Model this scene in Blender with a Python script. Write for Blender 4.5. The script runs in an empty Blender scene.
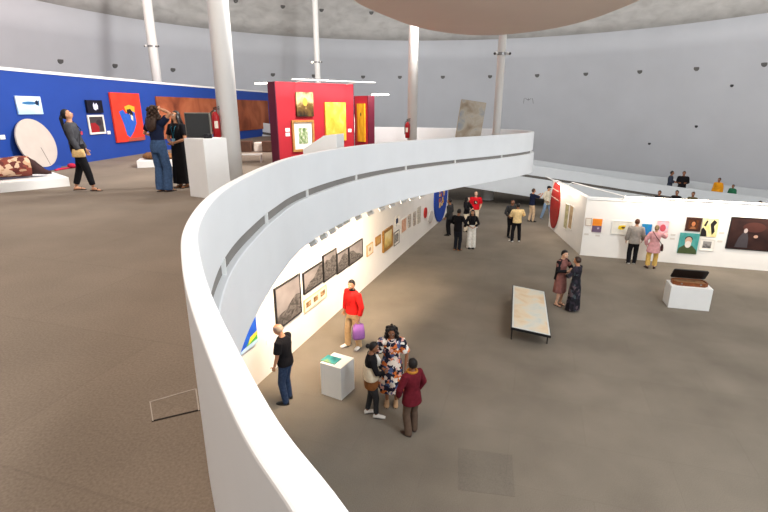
import bpy, bmesh, math, random
from mathutils import Vector, Matrix, noise
random.seed(7)
SC = bpy.context.scene
COL = SC.collection
R = math.radians
# ------------------------------------------------------------------ camera, world, exposure
cam_d = bpy.data.cameras.new('camera'); cam = bpy.data.objects.new('camera', cam_d); COL.objects.link(cam)
cam_d.sensor_width = 36; cam_d.lens = 22.5; cam_d.clip_end = 200; cam_d.clip_start = .05
cam.location = (0, 0, 1.67); cam.rotation_euler = (R(90 - 17.12), 0, 0)
SC.camera = cam
SC.view_settings.view_transform = 'Standard'; SC.view_settings.look = 'None'
SC.view_settings.gamma = 1; SC.view_settings.use_curve_mapping = False
SC.view_settings.exposure = 0.12
W = bpy.data.worlds.new('world'); SC.world = W; W.use_nodes = True
W.node_tree.nodes['Background'].inputs[0].default_value = (1.0, .96, .92, 1)
W.node_tree.nodes['Background'].inputs[1].default_value = .5

def lamp(name, kind, loc, target, power, color=(1, 1, 1), size=1.0, size_y=None, spot=None, blend=.6, parent=None):
    d = bpy.data.lights.new(name, kind); d.energy = power; d.color = color
    if kind == 'AREA':
        d.size = size
        if size_y: d.shape = 'RECTANGLE'; d.size_y = size_y
    else: d.shadow_soft_size = size
    if kind == 'SPOT': d.spot_size = R(spot); d.spot_blend = blend
    o = bpy.data.objects.new(name, d); COL.objects.link(o); o.location = loc
    o.rotation_euler = (Vector(target) - Vector(loc)).to_track_quat('-Z', 'Y').to_euler()
    if parent:
        o.parent = parent; o.matrix_parent_inverse = parent.matrix_basis.inverted()
    return o
# added unseen fill lamps; the point lamp stands in for uplights on the dome
lamp('fill_light', 'POINT', (2.3, 12.5, 7.2), (2, 12, 0), 6500, (1, .97, .94), 1.2)
lamp('fill_light', 'AREA', (7.5, -1.5, 8.0), (2.5, 16, 1.5), 900, (.86, .94, 1), 4)
lamp('fill_light', 'AREA', (10, -1.0, 2.6), (2, 16, 2.2), 600, (.88, .95, 1), 3)  # low fill added at the side to brighten columns and gallery edge
lamp('fill_light', 'AREA', (9, 11, 10.5), (9, 12, -4), 450, (1, .93, .85), 8)
lamp('fill_light', 'AREA', (-6, 15, 9.5), (-7, 16, 0), 450, (1, .84, .72), 6)
lamp('fill_light', 'AREA', (-3.6, 2.5, 8.5), (-3.0, 4.0, 0), 420, (1, .76, .58), 3)
lamp('blue_wall_fill', 'AREA', (-7.2, 20, 4.4), (-9.2, 20, 2.4), 220, (1, .62, .6), .3, 20)  # added strip lamp without a fixture, brightens the top of the blue wall

# ------------------------------------------------------------------ materials
MATS = {}
def nodes_of(m):
    m.use_nodes = True
    return m.node_tree, m.node_tree.nodes, m.node_tree.links, m.node_tree.nodes['Principled BSDF']
def srgb(c):
    return tuple(((v / 255) / 12.92 if v / 255 <= .04045 else ((v / 255 + .055) / 1.055) ** 2.4) for v in c)
def mat(name, rgb, rough=.6, var=.12, scale=8, metal=0, bump=0, emit=0, coords='Object', spec=.3):
    """plain procedural surface: base colour gently mottled by noise"""
    if name in MATS: return MATS[name]
    m = bpy.data.materials.new(name); t, N, L, P = nodes_of(m)
    c = srgb(rgb)
    tc = N.new('ShaderNodeTexCoord'); nz = N.new('ShaderNodeTexNoise'); nz.inputs['Scale'].default_value = scale
    nz.inputs['Detail'].default_value = 4
    L.new(tc.outputs[coords], nz.inputs['Vector'])
    rp = N.new('ShaderNodeValToRGB'); rp.color_ramp.elements[0].position = .3; rp.color_ramp.elements[1].position = .7
    rp.color_ramp.elements[0].color = tuple(v * (1 - var) for v in c) + (1,)
    rp.color_ramp.elements[1].color = tuple(min(1, v * (1 + var)) for v in c) + (1,)
    L.new(nz.outputs['Fac'], rp.inputs['Fac']); L.new(rp.outputs['Color'], P.inputs['Base Color'])
    P.inputs['Roughness'].default_value = rough; P.inputs['Metallic'].default_value = metal
    P.inputs['Specular IOR Level'].default_value = spec
    if bump:
        b = N.new('ShaderNodeBump'); b.inputs['Strength'].default_value = bump; b.inputs['Distance'].default_value = .01
        L.new(nz.outputs['Fac'], b.inputs['Height']); L.new(b.outputs['Normal'], P.inputs['Normal'])
    if emit:
        P.inputs['Emission Color'].default_value = c + (1,); P.inputs['Emission Strength'].default_value = emit
    MATS[name] = m; return m
def ramp_mat(name, stops, scale=4, detail=6, distort=0., rough=.7, kind='noise', stretch=(1, 1, 1), coords='UV', vertical=0.0, spec=.2):
    """noise / voronoi / wave read through a colour ramp; vertical mixes in the picture's own height"""
    if name in MATS: return MATS[name]
    m = bpy.data.materials.new(name); t, N, L, P = nodes_of(m)
    tc = N.new('ShaderNodeTexCoord'); mp = N.new('ShaderNodeMapping'); mp.inputs['Scale'].default_value = stretch
    L.new(tc.outputs[coords], mp.inputs['Vector'])
    if kind == 'noise':
        x = N.new('ShaderNodeTexNoise'); x.inputs['Scale'].default_value = scale; x.inputs['Detail'].default_value = detail
        x.inputs['Distortion'].default_value = distort; out = x.outputs['Fac']
    elif kind == 'cells':
        x = N.new('ShaderNodeTexVoronoi'); x.inputs['Scale'].default_value = scale
        sp = N.new('ShaderNodeSeparateColor'); L.new(x.outputs['Color'], sp.inputs[0]); out = sp.outputs[0]
        nz = N.new('ShaderNodeTexNoise'); nz.inputs['Scale'].default_value = scale * 1.3
        mx = N.new('ShaderNodeVectorMath'); mx.operation = 'MULTIPLY_ADD'; mx.inputs[1].default_value = (distort,) * 3
        L.new(nz.outputs['Color'], mx.inputs[0]); L.new(mp.outputs['Vector'], mx.inputs[2]); L.new(mx.outputs[0], x.inputs['Vector'])
    else:
        x = N.new('ShaderNodeTexWave'); x.inputs['Scale'].default_value = scale; x.inputs['Distortion'].default_value = distort
        x.inputs['Detail'].default_value = detail; out = x.outputs['Fac']
    if kind != 'cells': L.new(mp.outputs['Vector'], x.inputs['Vector'])
    if vertical:
        sx = N.new('ShaderNodeSeparateXYZ'); L.new(tc.outputs[coords], sx.inputs[0])
        ma = N.new('ShaderNodeMath'); ma.operation = 'MULTIPLY_ADD'; ma.inputs[1].default_value = 1 - vertical
        mb = N.new('ShaderNodeMath'); mb.operation = 'MULTIPLY'; mb.inputs[1].default_value = vertical
        L.new(sx.outputs['Y'], mb.inputs[0]); L.new(out, ma.inputs[0]); L.new(mb.outputs[0], ma.inputs[2]); out = ma.outputs[0]
    rp = N.new('ShaderNodeValToRGB'); cr = rp.color_ramp
    if kind == 'cells': cr.interpolation = 'CONSTANT'
    while len(cr.elements) < len(stops): cr.elements.new(.5)
    for e, (p_, c_) in zip(cr.elements, stops): e.position = p_; e.color = srgb(c_) + (1,)
    L.new(out, rp.inputs['Fac']); L.new(rp.outputs['Color'], P.inputs['Base Color'])
    P.inputs['Roughness'].default_value = rough; P.inputs['Specular IOR Level'].default_value = spec
    MATS[name] = m; return m
def carpet_mat(name, rgb):
    m = bpy.data.materials.new(name); t, N, L, P = nodes_of(m)
    c = srgb(rgb)
    tc = N.new('ShaderNodeTexCoord')
    mp = N.new('ShaderNodeMapping'); mp.inputs['Rotation'].default_value = (0, 0, .3); L.new(tc.outputs['Object'], mp.inputs['Vector'])
    br = N.new('ShaderNodeTexBrick'); br.inputs['Scale'].default_value = 1; br.inputs['Brick Width'].default_value = 2.6
    br.inputs['Row Height'].default_value = 1.3; br.inputs['Mortar Size'].default_value = .008; br.inputs['Bias'].default_value = -.2
    br.inputs['Color1'].default_value = tuple(v * 1.025 for v in c) + (1,); br.inputs['Color2'].default_value = tuple(v * .965 for v in c) + (1,)
    br.inputs['Mortar'].default_value = tuple(v * .93 for v in c) + (1,)
    L.new(mp.outputs['Vector'], br.inputs['Vector'])
    n1 = N.new('ShaderNodeTexNoise'); n1.inputs['Scale'].default_value = 70; n1.inputs['Detail'].default_value = 3
    n2 = N.new('ShaderNodeTexNoise'); n2.inputs['Scale'].default_value = .7; n2.inputs['Detail'].default_value = 5
    for n in (n1, n2): L.new(tc.outputs['Object'], n.inputs['Vector'])
    ad = N.new('ShaderNodeMath'); ad.operation = 'ADD'; L.new(n1.outputs['Fac'], ad.inputs[0]); L.new(n2.outputs['Fac'], ad.inputs[1])
    mr = N.new('ShaderNodeMapRange'); mr.inputs['From Min'].default_value = .5; mr.inputs['From Max'].default_value = 1.5
    mr.inputs['To Min'].default_value = .62; mr.inputs['To Max'].default_value = 1.38; L.new(ad.outputs[0], mr.inputs['Value'])
    vm = N.new('ShaderNodeVectorMath'); vm.operation = 'SCALE'; L.new(br.outputs['Color'], vm.inputs[0]); L.new(mr.outputs[0], vm.inputs['Scale'])
    L.new(vm.outputs[0], P.inputs['Base Color']); P.inputs['Roughness'].default_value = .95; P.inputs['Specular IOR Level'].default_value = .15
    b = N.new('ShaderNodeBump'); b.inputs['Strength'].default_value = .35; b.inputs['Distance'].default_value = .01
    L.new(n1.outputs['Fac'], b.inputs['Height']); L.new(b.outputs['Normal'], P.inputs['Normal'])
    MATS[name] = m; return m

WHITE = mat('white_paint', (232, 232, 230), .55, .02, 3)
PARAPET = mat('parapet_paint', (226, 228, 230), .5, .02, 2)
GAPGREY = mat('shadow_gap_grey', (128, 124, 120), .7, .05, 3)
CARPET = carpet_mat('carpet_lower', (122, 114, 103))
CARPET_UP = carpet_mat('carpet_upper', (124, 113, 101))
PLASTER = mat('dome_plaster', (202, 205, 211), .8, .03, .5)
ROUGH_PLASTER = ramp_mat('rough_dome_plaster', [(.3, (184, 182, 179)), (.5, (200, 199, 196)), (.7, (212, 210, 207))], 1.1, 10, .4, .9, stretch=(1, 1, 2.2), coords='Object')
DISC_PAINT = mat('disc_paint', (228, 212, 200), .8, .02, 1)
BLUE = mat('blue_wall_paint', (29, 66, 150), .6, .04, 2)
RED = mat('red_wall_paint', (176, 36, 48), .6, .04, 2)
DARKRED = mat('dark_red_end_face', (92, 20, 42), .6, .04, 2)  # darker, more purple red for the end faces of the red walls
EXWHITE = mat('exhibition_white', (238, 234, 228), .7, .02, 2)
BLACK = mat('black_satin', (24, 24, 26), .4, .1, 10)
DARKGREY = mat('dark_grey', (62, 62, 64), .5, .1, 10)
CHROME = mat('grey_metal', (150, 150, 150), .35, .05, 10, metal=.8)
COLPAINT = mat('column_paint', (243, 242, 239), .45, .01, 2)
GLOW = mat('lit_tube', (255, 246, 228), .5, 0, 1, emit=6)
LENS = mat('lit_lens', (255, 236, 205), .5, 0, 1, emit=14)

# ------------------------------------------------------------------ mesh helpers
class MB:
    def __init__(s): s.v = []; s.f = []; s.m = []; s.uv = {}
    def add(s, vs, fs, mi=0):
        o = len(s.v); s.v += [tuple(v) for v in vs]
        for f in fs: s.f.append([i + o for i in f]); s.m.append(mi)
        return s
    def box(s, c, d, rot=0, mi=0, M=None):
        hx, hy, hz = d[0] / 2, d[1] / 2, d[2] / 2
        vs = [Vector((x, y, z)) for x in (-hx, hx) for y in (-hy, hy) for z in (-hz, hz)]
        Rm = M or Matrix.Rotation(rot, 3, 'Z'); vs = [Rm @ v + Vector(c) for v in vs]
        return s.add(vs, [(0, 1, 3, 2), (4, 6, 7, 5), (0, 4, 5, 1), (2, 3, 7, 6), (0, 2, 6, 4), (1, 5, 7, 3)], mi)
    def loft(s, rings, n=16, cap=True, mi=0, fold=None):
        """rings: (centre, uvec, vvec, ru, rv)"""
        vs = []
        for k, (c, u, v, ru, rv) in enumerate(rings):
            c, u, v = Vector(c), Vector(u), Vector(v)
            for i in range(n):
                a = 2 * math.pi * i / n; q = 1
                if fold: q = 1 + fold(k, a)
                vs.append(c + u * (ru * q * math.cos(a)) + v * (rv * q * math.sin(a)))
        fs = []
        for k in range(len(rings) - 1):
            for i in range(n):
                j = (i + 1) % n; fs.append((k * n + i, k * n + j, (k + 1) * n + j, (k + 1) * n + i))
        if cap:
            fs.append(tuple(range(n))[::-1]); fs.append(tuple((len(rings) - 1) * n + i for i in range(n)))
        return s.add(vs, fs, mi)
    def tube(s, pts, rad, n=10, mi=0, flat=1.0):
        pts = [Vector(p) for p in pts]
        if not hasattr(rad, '__len__'): rad = [rad] * len(pts)
        rings = []; ref = None
        for i, p in enumerate(pts):
            d = (pts[min(i + 1, len(pts) - 1)] - pts[max(i - 1, 0)]).normalized()
            if ref is None:
                ref = d.orthogonal() if abs(d.x) > .95 else d.cross(Vector((1, 0, 0)))
            u = (ref - d * ref.dot(d)).normalized(); ref = u; w = d.cross(u)
            rings.append((p, u, w, rad[i], rad[i] * flat))
        return s.loft(rings, n, True, mi)
    def ball(s, c, r, nu=14, nv=9, mi=0, M=None, fn=None):
        c = Vector(c); vs = []
        for j in range(nv + 1):
            t = math.pi * j / nv
            for i in range(nu):
                a = 2 * math.pi * i / nu
                p = Vector((r[0] * math.sin(t) * math.cos(a), r[1] * math.sin(t) * math.sin(a), r[2] * math.cos(t)))
                if fn: p = fn(p)
                if M: p = M @ p
                vs.append(c + p)
        fs = []
        for j in range(nv):
            for i in range(nu):
                k = (i + 1) % nu; fs.append((j * nu + i, (j + 1) * nu + i, (j + 1) * nu + k, j * nu + k))
        return s.add(vs, fs, mi)
    def cyl(s, a, b, r, n=16, mi=0, r2=None):
        return s.tube([a, b], [r, r if r2 is None else r2], n, mi)
    def mesh(s, name, mats, smooth=False):
        me = bpy.data.meshes.new(name); me.from_pydata(s.v, [], s.f)
        for m in (mats if isinstance(mats, (list, tuple)) else [mats]): me.materials.append(m)
        if len(me.polygons) == len(s.m): me.polygons.foreach_set('material_index', s.m)
        bm = bmesh.new(); bm.from_mesh(me); bmesh.ops.remove_doubles(bm, verts=bm.verts, dist=1e-5)
        bmesh.ops.recalc_face_normals(bm, faces=bm.faces); bm.to_mesh(me); bm.free()
        if smooth: me.polygons.foreach_set('use_smooth', [True] * len(me.polygons))
        me.update(); return me
    def build(s, name, mats, parent=None, smooth=False, bevel=0, loc=None):
        me = s.mesh(name, mats, smooth); o = bpy.data.objects.new(name, me); COL.objects.link(o)
        if parent: o.parent = parent
        if loc: o.location = loc
        if bevel:
            b = o.modifiers.new('bevel', 'BEVEL'); b.width = bevel; b.segments = 2; b.limit_method = 'ANGLE'
        if smooth == 'auto':
            pass
        return o
def tag(o, label, cat, group=None):
    o['label'] = label; o['category'] = cat
    if group: o['group'] = group
    return o
def struct(o): o['kind'] = 'structure'; return o
def thing(name, label, cat, loc=(0, 0, 0), rz=0, group=None):
    o = bpy.data.objects.new(name, None); COL.objects.link(o); o.empty_display_size = .1
    o.location = loc; o.rotation_euler = (0, 0, rz); return tag(o, label, cat, group)
def copy_thing(src, loc, rz, label, group=None):
    r = src.copy(); COL.objects.link(r); r.location = loc; r.rotation_euler = (0, 0, rz); r['label'] = label
    if group: r['group'] = group
    for ch in list(src.children):
        c = ch.copy(); COL.objects.link(c); c.parent = r
        for g in ch.children:
            d = g.copy(); COL.objects.link(d); d.parent = c
    return r
def catmull(pts, n=8):
    P = [Vector(p) for p in pts]; out = []
    for i in range(len(P) - 1):
        a, b, c, d = P[max(i - 1, 0)], P[i], P[i + 1], P[min(i + 2, len(P) - 1)]
        for k in range(n):
            t = k / n
            out.append(.5 * ((2 * b) + (c - a) * t + (2 * a - 5 * b + 4 * c - d) * t * t + (3 * b - a - 3 * c + d) * t ** 3))
    out.append(P[-1]); return out
def normals2(pts):
    out = []
    for i in range(len(pts)):
        d = pts[min(i + 1, len(pts) - 1)] - pts[max(i - 1, 0)]; d = Vector((d.x, d.y)).normalized()
        out.append(Vector((-d.y, d.x)))            # to the left of travel
    return out
def sweep(pts, prof, mi=0, mb=None, close=True):
    """pts 3D along a path; prof (offset to the left, height); solid ribbon"""
    mb = mb or MB(); N2 = normals2(pts); n = len(prof); vs = []
    for p, q in zip(pts, N2):
        z = p.z if len(p) == 3 else 0
        for d, h in prof: vs.append((p.x + q.x * d, p.y + q.y * d, z + h))
    fs = []
    for i in range(len(pts) - 1):
        for k in range(n if close else n - 1):
            l = (k + 1) % n; fs.append((i * n + k, i * n + l, (i + 1) * n + l, (i + 1) * n + k))
    if close:
        fs.append(tuple(range(n))); fs.append(tuple((len(pts) - 1) * n + k for k in range(n))[::-1])
    return mb.add(vs, fs, mi)

# ------------------------------------------------------------------ the shell: dome, floors, gallery edge
DC = Vector((2.5, 18.5)); A0, A1 = R(-62), R(242)
def dome_r(z):
    prof = [(-4.2, 22.3), (-2, 21.6), (0, 20.95), (3.9, 19.8), (6.3, 18.95), (8, 18.3), (10, 17.0), (12, 15.0), (13.5, 12.5)]
    for (a, ra), (b, rb) in zip(prof, prof[1:]):
        if z <= b: return ra + (rb - ra) * (z - a) / (b - a)
    return prof[-1][1]
def dome_piece(name, zs, m):
    mb = MB(); n = 120; vs = []; fs = []
    for off in (0, .25):
        for z in zs:
            for i in range(n + 1):
                a = A0 + (A1 - A0) * i / n; r = dome_r(z) + off
                vs.append((DC.x + r * math.cos(a), DC.y + r * math.sin(a), z))
    k = n + 1; T = len(zs) * k
    for j in range(len(zs) - 1):
        for i in range(n):
            q = j * k + i
            fs.append((q, q + 1, q + k + 1, q + k)); fs.append((q + T, q + k + T, q + k + 1 + T, q + 1 + T))
    for i in range(n):
        q = i; fs.append((q, q + T, q + T + 1, q + 1)); q = (len(zs) - 1) * k + i; fs.append((q, q + 1, q + T + 1, q + T))
    mb.add(vs, fs); return struct(mb.build(name, m, smooth=True))
dome_piece('wall_dome', [-4.2, -3, -2, -1, 0, 1, 2, 3, 3.9, 5, 6.3], PLASTER)
dome_piece('ceiling', [6.3, 7, 8, 9, 10, 11, 12, 13, 13.5], ROUGH_PLASTER)
mb = MB(); n = 96
ring = [(DC.x + 22.4 * math.cos(2 * math.pi * i / n), DC.y + 22.4 * math.sin(2 * math.pi * i / n)) for i in range(n)]
mb.add([(x, y, -4) for x, y in ring] + [(x, y, -4.3) for x, y in ring],
       [tuple(range(n)), tuple(range(2 * n - 1, n - 1, -1))] + [(i, i + n, (i + 1) % n + n, (i + 1) % n) for i in range(n)])
struct(mb.build('floor', CARPET))

EDGE = [(1.7, -1.6), (.75, -.55), (.2, .25), (-.06, .67), (-.27, .98), (-.61, 1.61), (-.86, 2.15), (-1.08, 2.72), (-1.26, 3.43), (-1.36, 4.1),
        (-1.395, 4.83), (-1.38, 5.88), (-1.23, 7.15), (-.62, 8.85), (.34, 10.35), (1.55, 11.62), (3.0, 12.9), (3.95, 13.9), (4.42, 14.6), (4.55, 15.2)]
BACK = [(4.5, 15.75), (4.2, 16.4), (3.3, 17.1), (2.0, 17.6), (.6, 18.3), (-.4, 18.5), (-1.6, 18.9), (-3.2, 20.5), (-4.8, 24), (-6, 29), (-6.6, 35)]
edge = catmull([(x, y, 0) for x, y in EDGE + BACK], 8)
nF = (len(EDGE) - 1) * 8
front = edge[:nF + 12]
par = MB()
sweep(edge, [(0, 1.0), (.085, 1.0), (.085, .0), (.05, .0), (.05, .47), (0, .47)], 0, par)
PAR = struct(par.build('wall_parapet', PARAPET, smooth=False, bevel=.008))
fb = MB(); zlow = lambda p: -.44 + .26 * min(1, max(0, (p.y - 4) / 9))
sweep(edge, [(-.045, .36), (.049, .36), (.049, -.34), (-.045, -.34)], 0, fb)
fb.v = [(v[0], v[1], zlow(Vector(v)) if v[2] < 0 else .35 + .05 * min(1, max(0, (v[1] - 4) / 9))) for v in fb.v]
FAS = struct(fb.build('trim_1', PARAPET, bevel=.01))
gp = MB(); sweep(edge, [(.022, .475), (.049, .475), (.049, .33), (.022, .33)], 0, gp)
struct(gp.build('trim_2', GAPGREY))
# little brackets across the shadow gap, a part of the gallery edge
N2 = normals2(edge)
acc = 0; nxt = 3.0
for i in range(1, len(edge)):
    acc += (edge[i] - edge[i - 1]).length
    if acc > nxt and edge[i].y > 2:
        nxt = acc + 1.75; p = edge[i]; q = N2[i]
        b = MB(); b.box((p.x + q.x * .012, p.y + q.y * .012, .42), (.05, .022, .14), math.atan2(q.y, q.x)); b.build('bracket', WHITE, PAR)
# upper deck
inner = [(p.x + q.x * .075, p.y + q.y * .075) for p, q in zip(edge, N2)]
deck = inner + [(-9, 36), (-16, 32), (-19, 24), (-19, 12), (-15, 4), (-8, -3), (0, -4)]
from mathutils.geometry import tessellate_polygon
def slab(name, poly, z0, z1, m):
    mb = MB(); n = len(poly); tr = tessellate_polygon([[Vector((x, y, 0)) for x, y in poly]])
    mb.add([(x, y, z1) for x, y in poly] + [(x, y, z0) for x, y in poly],
           [tuple(t) for t in tr] + [tuple(i + n for i in t)[::-1] for t in tr] + [(i, i + n, (i + 1) % n + n, (i + 1) % n) for i in range(n)])
    return struct(mb.build(name, m))
slab('floor', deck, -.06, 0, CARPET_UP)
slab('ceiling', deck, -.2, -.07, WHITE)

RAMPP = mat('ramp_paint', (198, 203, 207), .55, .02, 2)
# the ramp on the far side: slab, front and back guard walls with the same shadow gap
RF = [(-9, 31.0, 1.0), (-5, 30.6, .45), (0, 30.0, -.3), (4.6, 29.0, -1.02), (8.74, 28.1, -1.53), (11.8, 27.65, -1.94), (14.4, 27.0, -2.29), (17.1, 25.9, -2.57), (19.6, 24.3, -2.72), (22, 21.8, -2.85)]
rf = catmull(RF, 8)
RB = [(-8, 34.6, 1.0), (-4, 34.1, .45), (.5, 33.4, -.3), (5.5, 32.3, -1.02), (9.7, 31.3, -1.52), (13, 30.9, -1.98), (16, 30.2, -2.30), (19, 29.0, -2.6), (21.6, 27.4, -2.8), (24.0, 24.9, -2.9)]
rb = catmull(RB, 8)
m1 = MB(); sweep(rf, [(0, 0), (.14, 0), (.14, -1.05), (.05, -1.05), (.05, -.56), (0, -.56)], 0, m1); struct(m1.build('wall_ramp', RAMPP, bevel=.01))
m1 = MB(); sweep(rf, [(-.1, -.7), (.05, -.7), (.05, -1.8), (-.1, -1.8)], 0, m1); struct(m1.build('trim_3', RAMPP, bevel=.01))
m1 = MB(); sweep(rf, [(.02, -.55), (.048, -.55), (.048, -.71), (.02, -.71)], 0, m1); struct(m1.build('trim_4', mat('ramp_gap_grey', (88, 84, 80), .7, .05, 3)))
m1 = MB(); sweep(rb, [(0, 0), (.14, 0), (.14, -1.4), (0, -1.4)], 0, m1); struct(m1.build('wall_ramp', RAMPP, bevel=.01))
m1 = MB(); vs = []; fs = []
for a, b in zip(rf, rb):
    for d in (-1.0, -1.3): vs += [(a.x, a.y + .1, a.z + d), (b.x, b.y, b.z + d)]
for i in range(len(rf) - 1):
    q = i * 4; fs += [(q, q + 1, q + 5, q + 4), (q + 2, q + 6, q + 7, q + 3), (q, q + 4, q + 6, q + 2), (q + 1, q + 3, q + 7, q + 5)]
m1.add(vs, fs); struct(m1.build('floor', CARPET))

# the pale brown round platform overhead (its underside is seen)
dp = [(-.66, 9.9), (-.55, 10.7), (-.28, 11.45), (.14, 12.4), (.72, 13.55), (1.5, 14.55), (2.45, 15.2), (3.35, 15.2), (4.1, 14.6), (4.65, 13.75), (4.95, 12.6), (5.03, 11.5), (5.02, 10.5), (4.8, 9.0), (3.9, 7.7), (2.3, 7.2), (.6, 7.8), (-.45, 8.9), (-.66, 9.9)]
dpts = catmull([(x, y, 0) for x, y in dp], 6)[:-1]
cx = sum(p.x for p in dpts) / len(dpts); cy = sum(p.y for p in dpts) / len(dpts)
mb = MB(); vs = []; n = len(dpts); prof = [(.9, 3.7), (1.0, 3.7), (1.0, 4.5), (.9, 4.5)]
for s_, z in prof: vs += [(cx + (p.x - cx) * s_, cy + (p.y - cy) * s_, z) for p in dpts]
fs = [tuple(range(n))[::-1], tuple(range(3 * n, 4 * n))]
for k in range(3):
    for i in range(n): fs.append((k * n + i, k * n + (i + 1) % n, (k + 1) * n + (i + 1) % n, (k + 1) * n + i))
mb.add(vs, fs); struct(mb.build('ceiling_platform', DISC_PAINT))

# ------------------------------------------------------------------ exhibition walls
def xw(y): return 5.956e-4 * y * y + .34177 * y - 5.8448           # under-gallery wall
def xb(y): return 3.066e-3 * y * y - .0107 * y - 10.1525            # blue wall
def wall_strip(f, y0, y1, z0, z1, th, n=40):
    pts = [Vector((f(y0 + (y1 - y0) * i / n), y0 + (y1 - y0) * i / n, 0)) for i in range(n + 1)]
    return sweep(pts, [(0, z0), (0, z1), (th, z1), (th, z0)])
struct(wall_strip(xw, 2.5, 26.2, -4, -.205, .2).build('wall_left', EXWHITE))
struct(wall_strip(xb, 8.6, 33.2, 0, 2.6, .2).build('wall_blue', BLUE))
struct(wall_strip(lambda y: xb(y) + .02, 8.6, 33.2, 2.6, 2.68, .26).build('trim_5', WHITE))
BA = Vector((7.917, 18.541)); BD = (Vector((13.987, 16.548)) - BA).normalized(); BS = (Vector((8.30, 24.0)) - BA).normalized()
BN = Vector((-BD.y, BD.x))            # away from the hall
def slabwall(name, a, b, th, z0, z1, m):
    a = Vector(a); b = Vector(b); d = (b - a).normalized(); q = Vector((-d.y, d.x)) * th
    mb = MB(); P = [a, b, b + q, a + q]
    mb.add([(p.x, p.y, z) for z in (z0, z1) for p in P], [(3, 2, 1, 0), (4, 5, 6, 7)] + [(i, (i + 1) % 4, (i + 1) % 4 + 4, i + 4) for i in range(4)])
    return mb.build(name, m)
bend = BA + BD * 7.6
struct(slabwall('wall_right', BA, bend, .22, -4, -1.75, EXWHITE))
struct(slabwall('trim_6', BA - BN * .02, bend - BN * .02, .26, -1.735, -1.65, WHITE))
struct(slabwall('wall_booth', BA + BS * 5.0 + Vector((.0, 0)), BA + BS * .0 + BN * .0, .22, -4, -1.68, EXWHITE))
# two free-standing red walls on the gallery
RA, RBp = Vector((-3.06, 14.35)), Vector((-.99, 16.15)); RD = (RBp - RA).normalized(); RN = Vector((-RD.y, RD.x))
def red_wall(name, a, b, th, h, label):
    r = thing(name, label, 'wall', (0, 0, 0))
    a = Vector(a); b = Vector(b); d = (b - a).normalized(); q = Vector((-d.y, d.x))
    slabwall('face_panel', a, b, th - .03, 0, h, RED).parent = r
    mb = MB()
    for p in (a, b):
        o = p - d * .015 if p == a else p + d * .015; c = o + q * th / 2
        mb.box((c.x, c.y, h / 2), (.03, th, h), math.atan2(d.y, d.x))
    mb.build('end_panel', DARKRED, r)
    return r
red_wall('display_wall', RA, RBp, .42, 2.39, 'large red free-standing display wall carrying three pictures behind the parapet')
R2A, R2B = Vector((-1.02, 17.5)), Vector((-.56, 17.05))
red_wall('display_wall', R2A, R2B, .3, 2.07, 'small red display wall with a tall yellow picture, behind the large one')
#PART2
# ------------------------------------------------------------------ pictures
def set_uv(me, w, h):
    uv = me.uv_layers.new(name='UVMap')
    for l in me.loops:
        c = me.vertices[l.vertex_index].co; uv.data[l.index].uv = (c.x / w, c.z / h)
def ell(cx_, cy_, rx, ry, n=18, a0=0, a1=360):
    return [(cx_ + rx * math.cos(R(a0 + (a1 - a0) * i / n)), cy_ + ry * math.sin(R(a0 + (a1 - a0) * i / n))) for i in range(n if a1 - a0 >= 360 else n + 1)]
def picture(P, D, w, zb, zt, label, art, shapes=(), frame=None, fw=.04, board=None, bw=.1, depth=.035, cat='painting', group=None, name='framed_picture', tilt=0, gap=.004):
    """P = wall point at the left edge, D = left-to-right direction; local y runs into the wall"""
    D = Vector(D).normalized(); h = zt - zb; rz = math.atan2(D.y, D.x)
    nrm = Vector((D.y, -D.x)); P = Vector(P) + nrm * gap
    def canvas(nm, x0, x1, z0, z1, y0, y1, parent):
        W_, H_ = x1 - x0, z1 - z0; mb = MB(); mats = [art]
        mb.box((W_ / 2, (y0 + y1) / 2, H_ / 2), (W_, y1 - y0, H_))
        for k, (m, poly) in enumerate(shapes):
            if m not in mats: mats.append(m)
            y = y0 - .0016 * (k + 1)
            mb.add([(min(max(u, 0), 1) * W_, y, min(max(v, 0), 1) * H_) for u, v in poly], [tuple(range(len(poly)))], mats.index(m))
        me = mb.mesh(nm, mats); set_uv(me, W_, H_)
        o = bpy.data.objects.new(nm, me); COL.objects.link(o); o.parent = parent; o.location = (x0, 0, z0); return o
    if not frame:
        o = canvas(name if name != 'framed_picture' else 'canvas_painting', 0, w, 0, h, -depth, 0, None)
        o.location = (P.x, P.y, zb); o.rotation_euler = (tilt, 0, rz); return tag(o, label, cat, group)
    t = thing(name, label, cat, (P.x, P.y, zb), rz, group); t.rotation_euler = (tilt, 0, rz)
    mb = MB()
    for c, d in (((w / 2, -depth / 2, fw / 2), (w, depth, fw)), ((w / 2, -depth / 2, h - fw / 2), (w, depth, fw)),
                 ((fw / 2, -depth / 2, h / 2), (fw, depth, h - 2 * fw)), ((w - fw / 2, -depth / 2, h / 2), (fw, depth, h - 2 * fw))): mb.box(c, d)
    mb.build('frame', frame, t)
    if board:
        mb = MB().box((w / 2, -.008, h / 2), (w - 2 * fw, .012, h - 2 * fw)); mb.build('mat_board', board, t)
        canvas('print', fw + bw, w - fw - bw, fw + bw, h - fw - bw, -.02, -.0145, t)
    else: canvas('print', fw, w - fw, fw, h - fw, -depth * .6, -.002, t)
    return t
def on_curve(f, y0, y1):
    a = Vector((f(y0), y0)); b = Vector((f(y1), y1)); return a, b - a
def card(f, y, z, label, m=None, w=.16, h=.11):
    a, D = on_curve(f, y - w / 2, y + w / 2); Dn = D.normalized(); n = Vector((Dn.y, -Dn.x)); a = a + n * .012
    mb = MB().box((w / 2, -.004, h / 2), (w, .008, h)); o = mb.build('caption_card', m or CARDW)
    o.location = (a.x, a.y, z - h / 2); o.rotation_euler = (0, 0, math.atan2(D.y, D.x)); return tag(o, label, 'caption card', 'caption cards beside the artworks')
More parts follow.
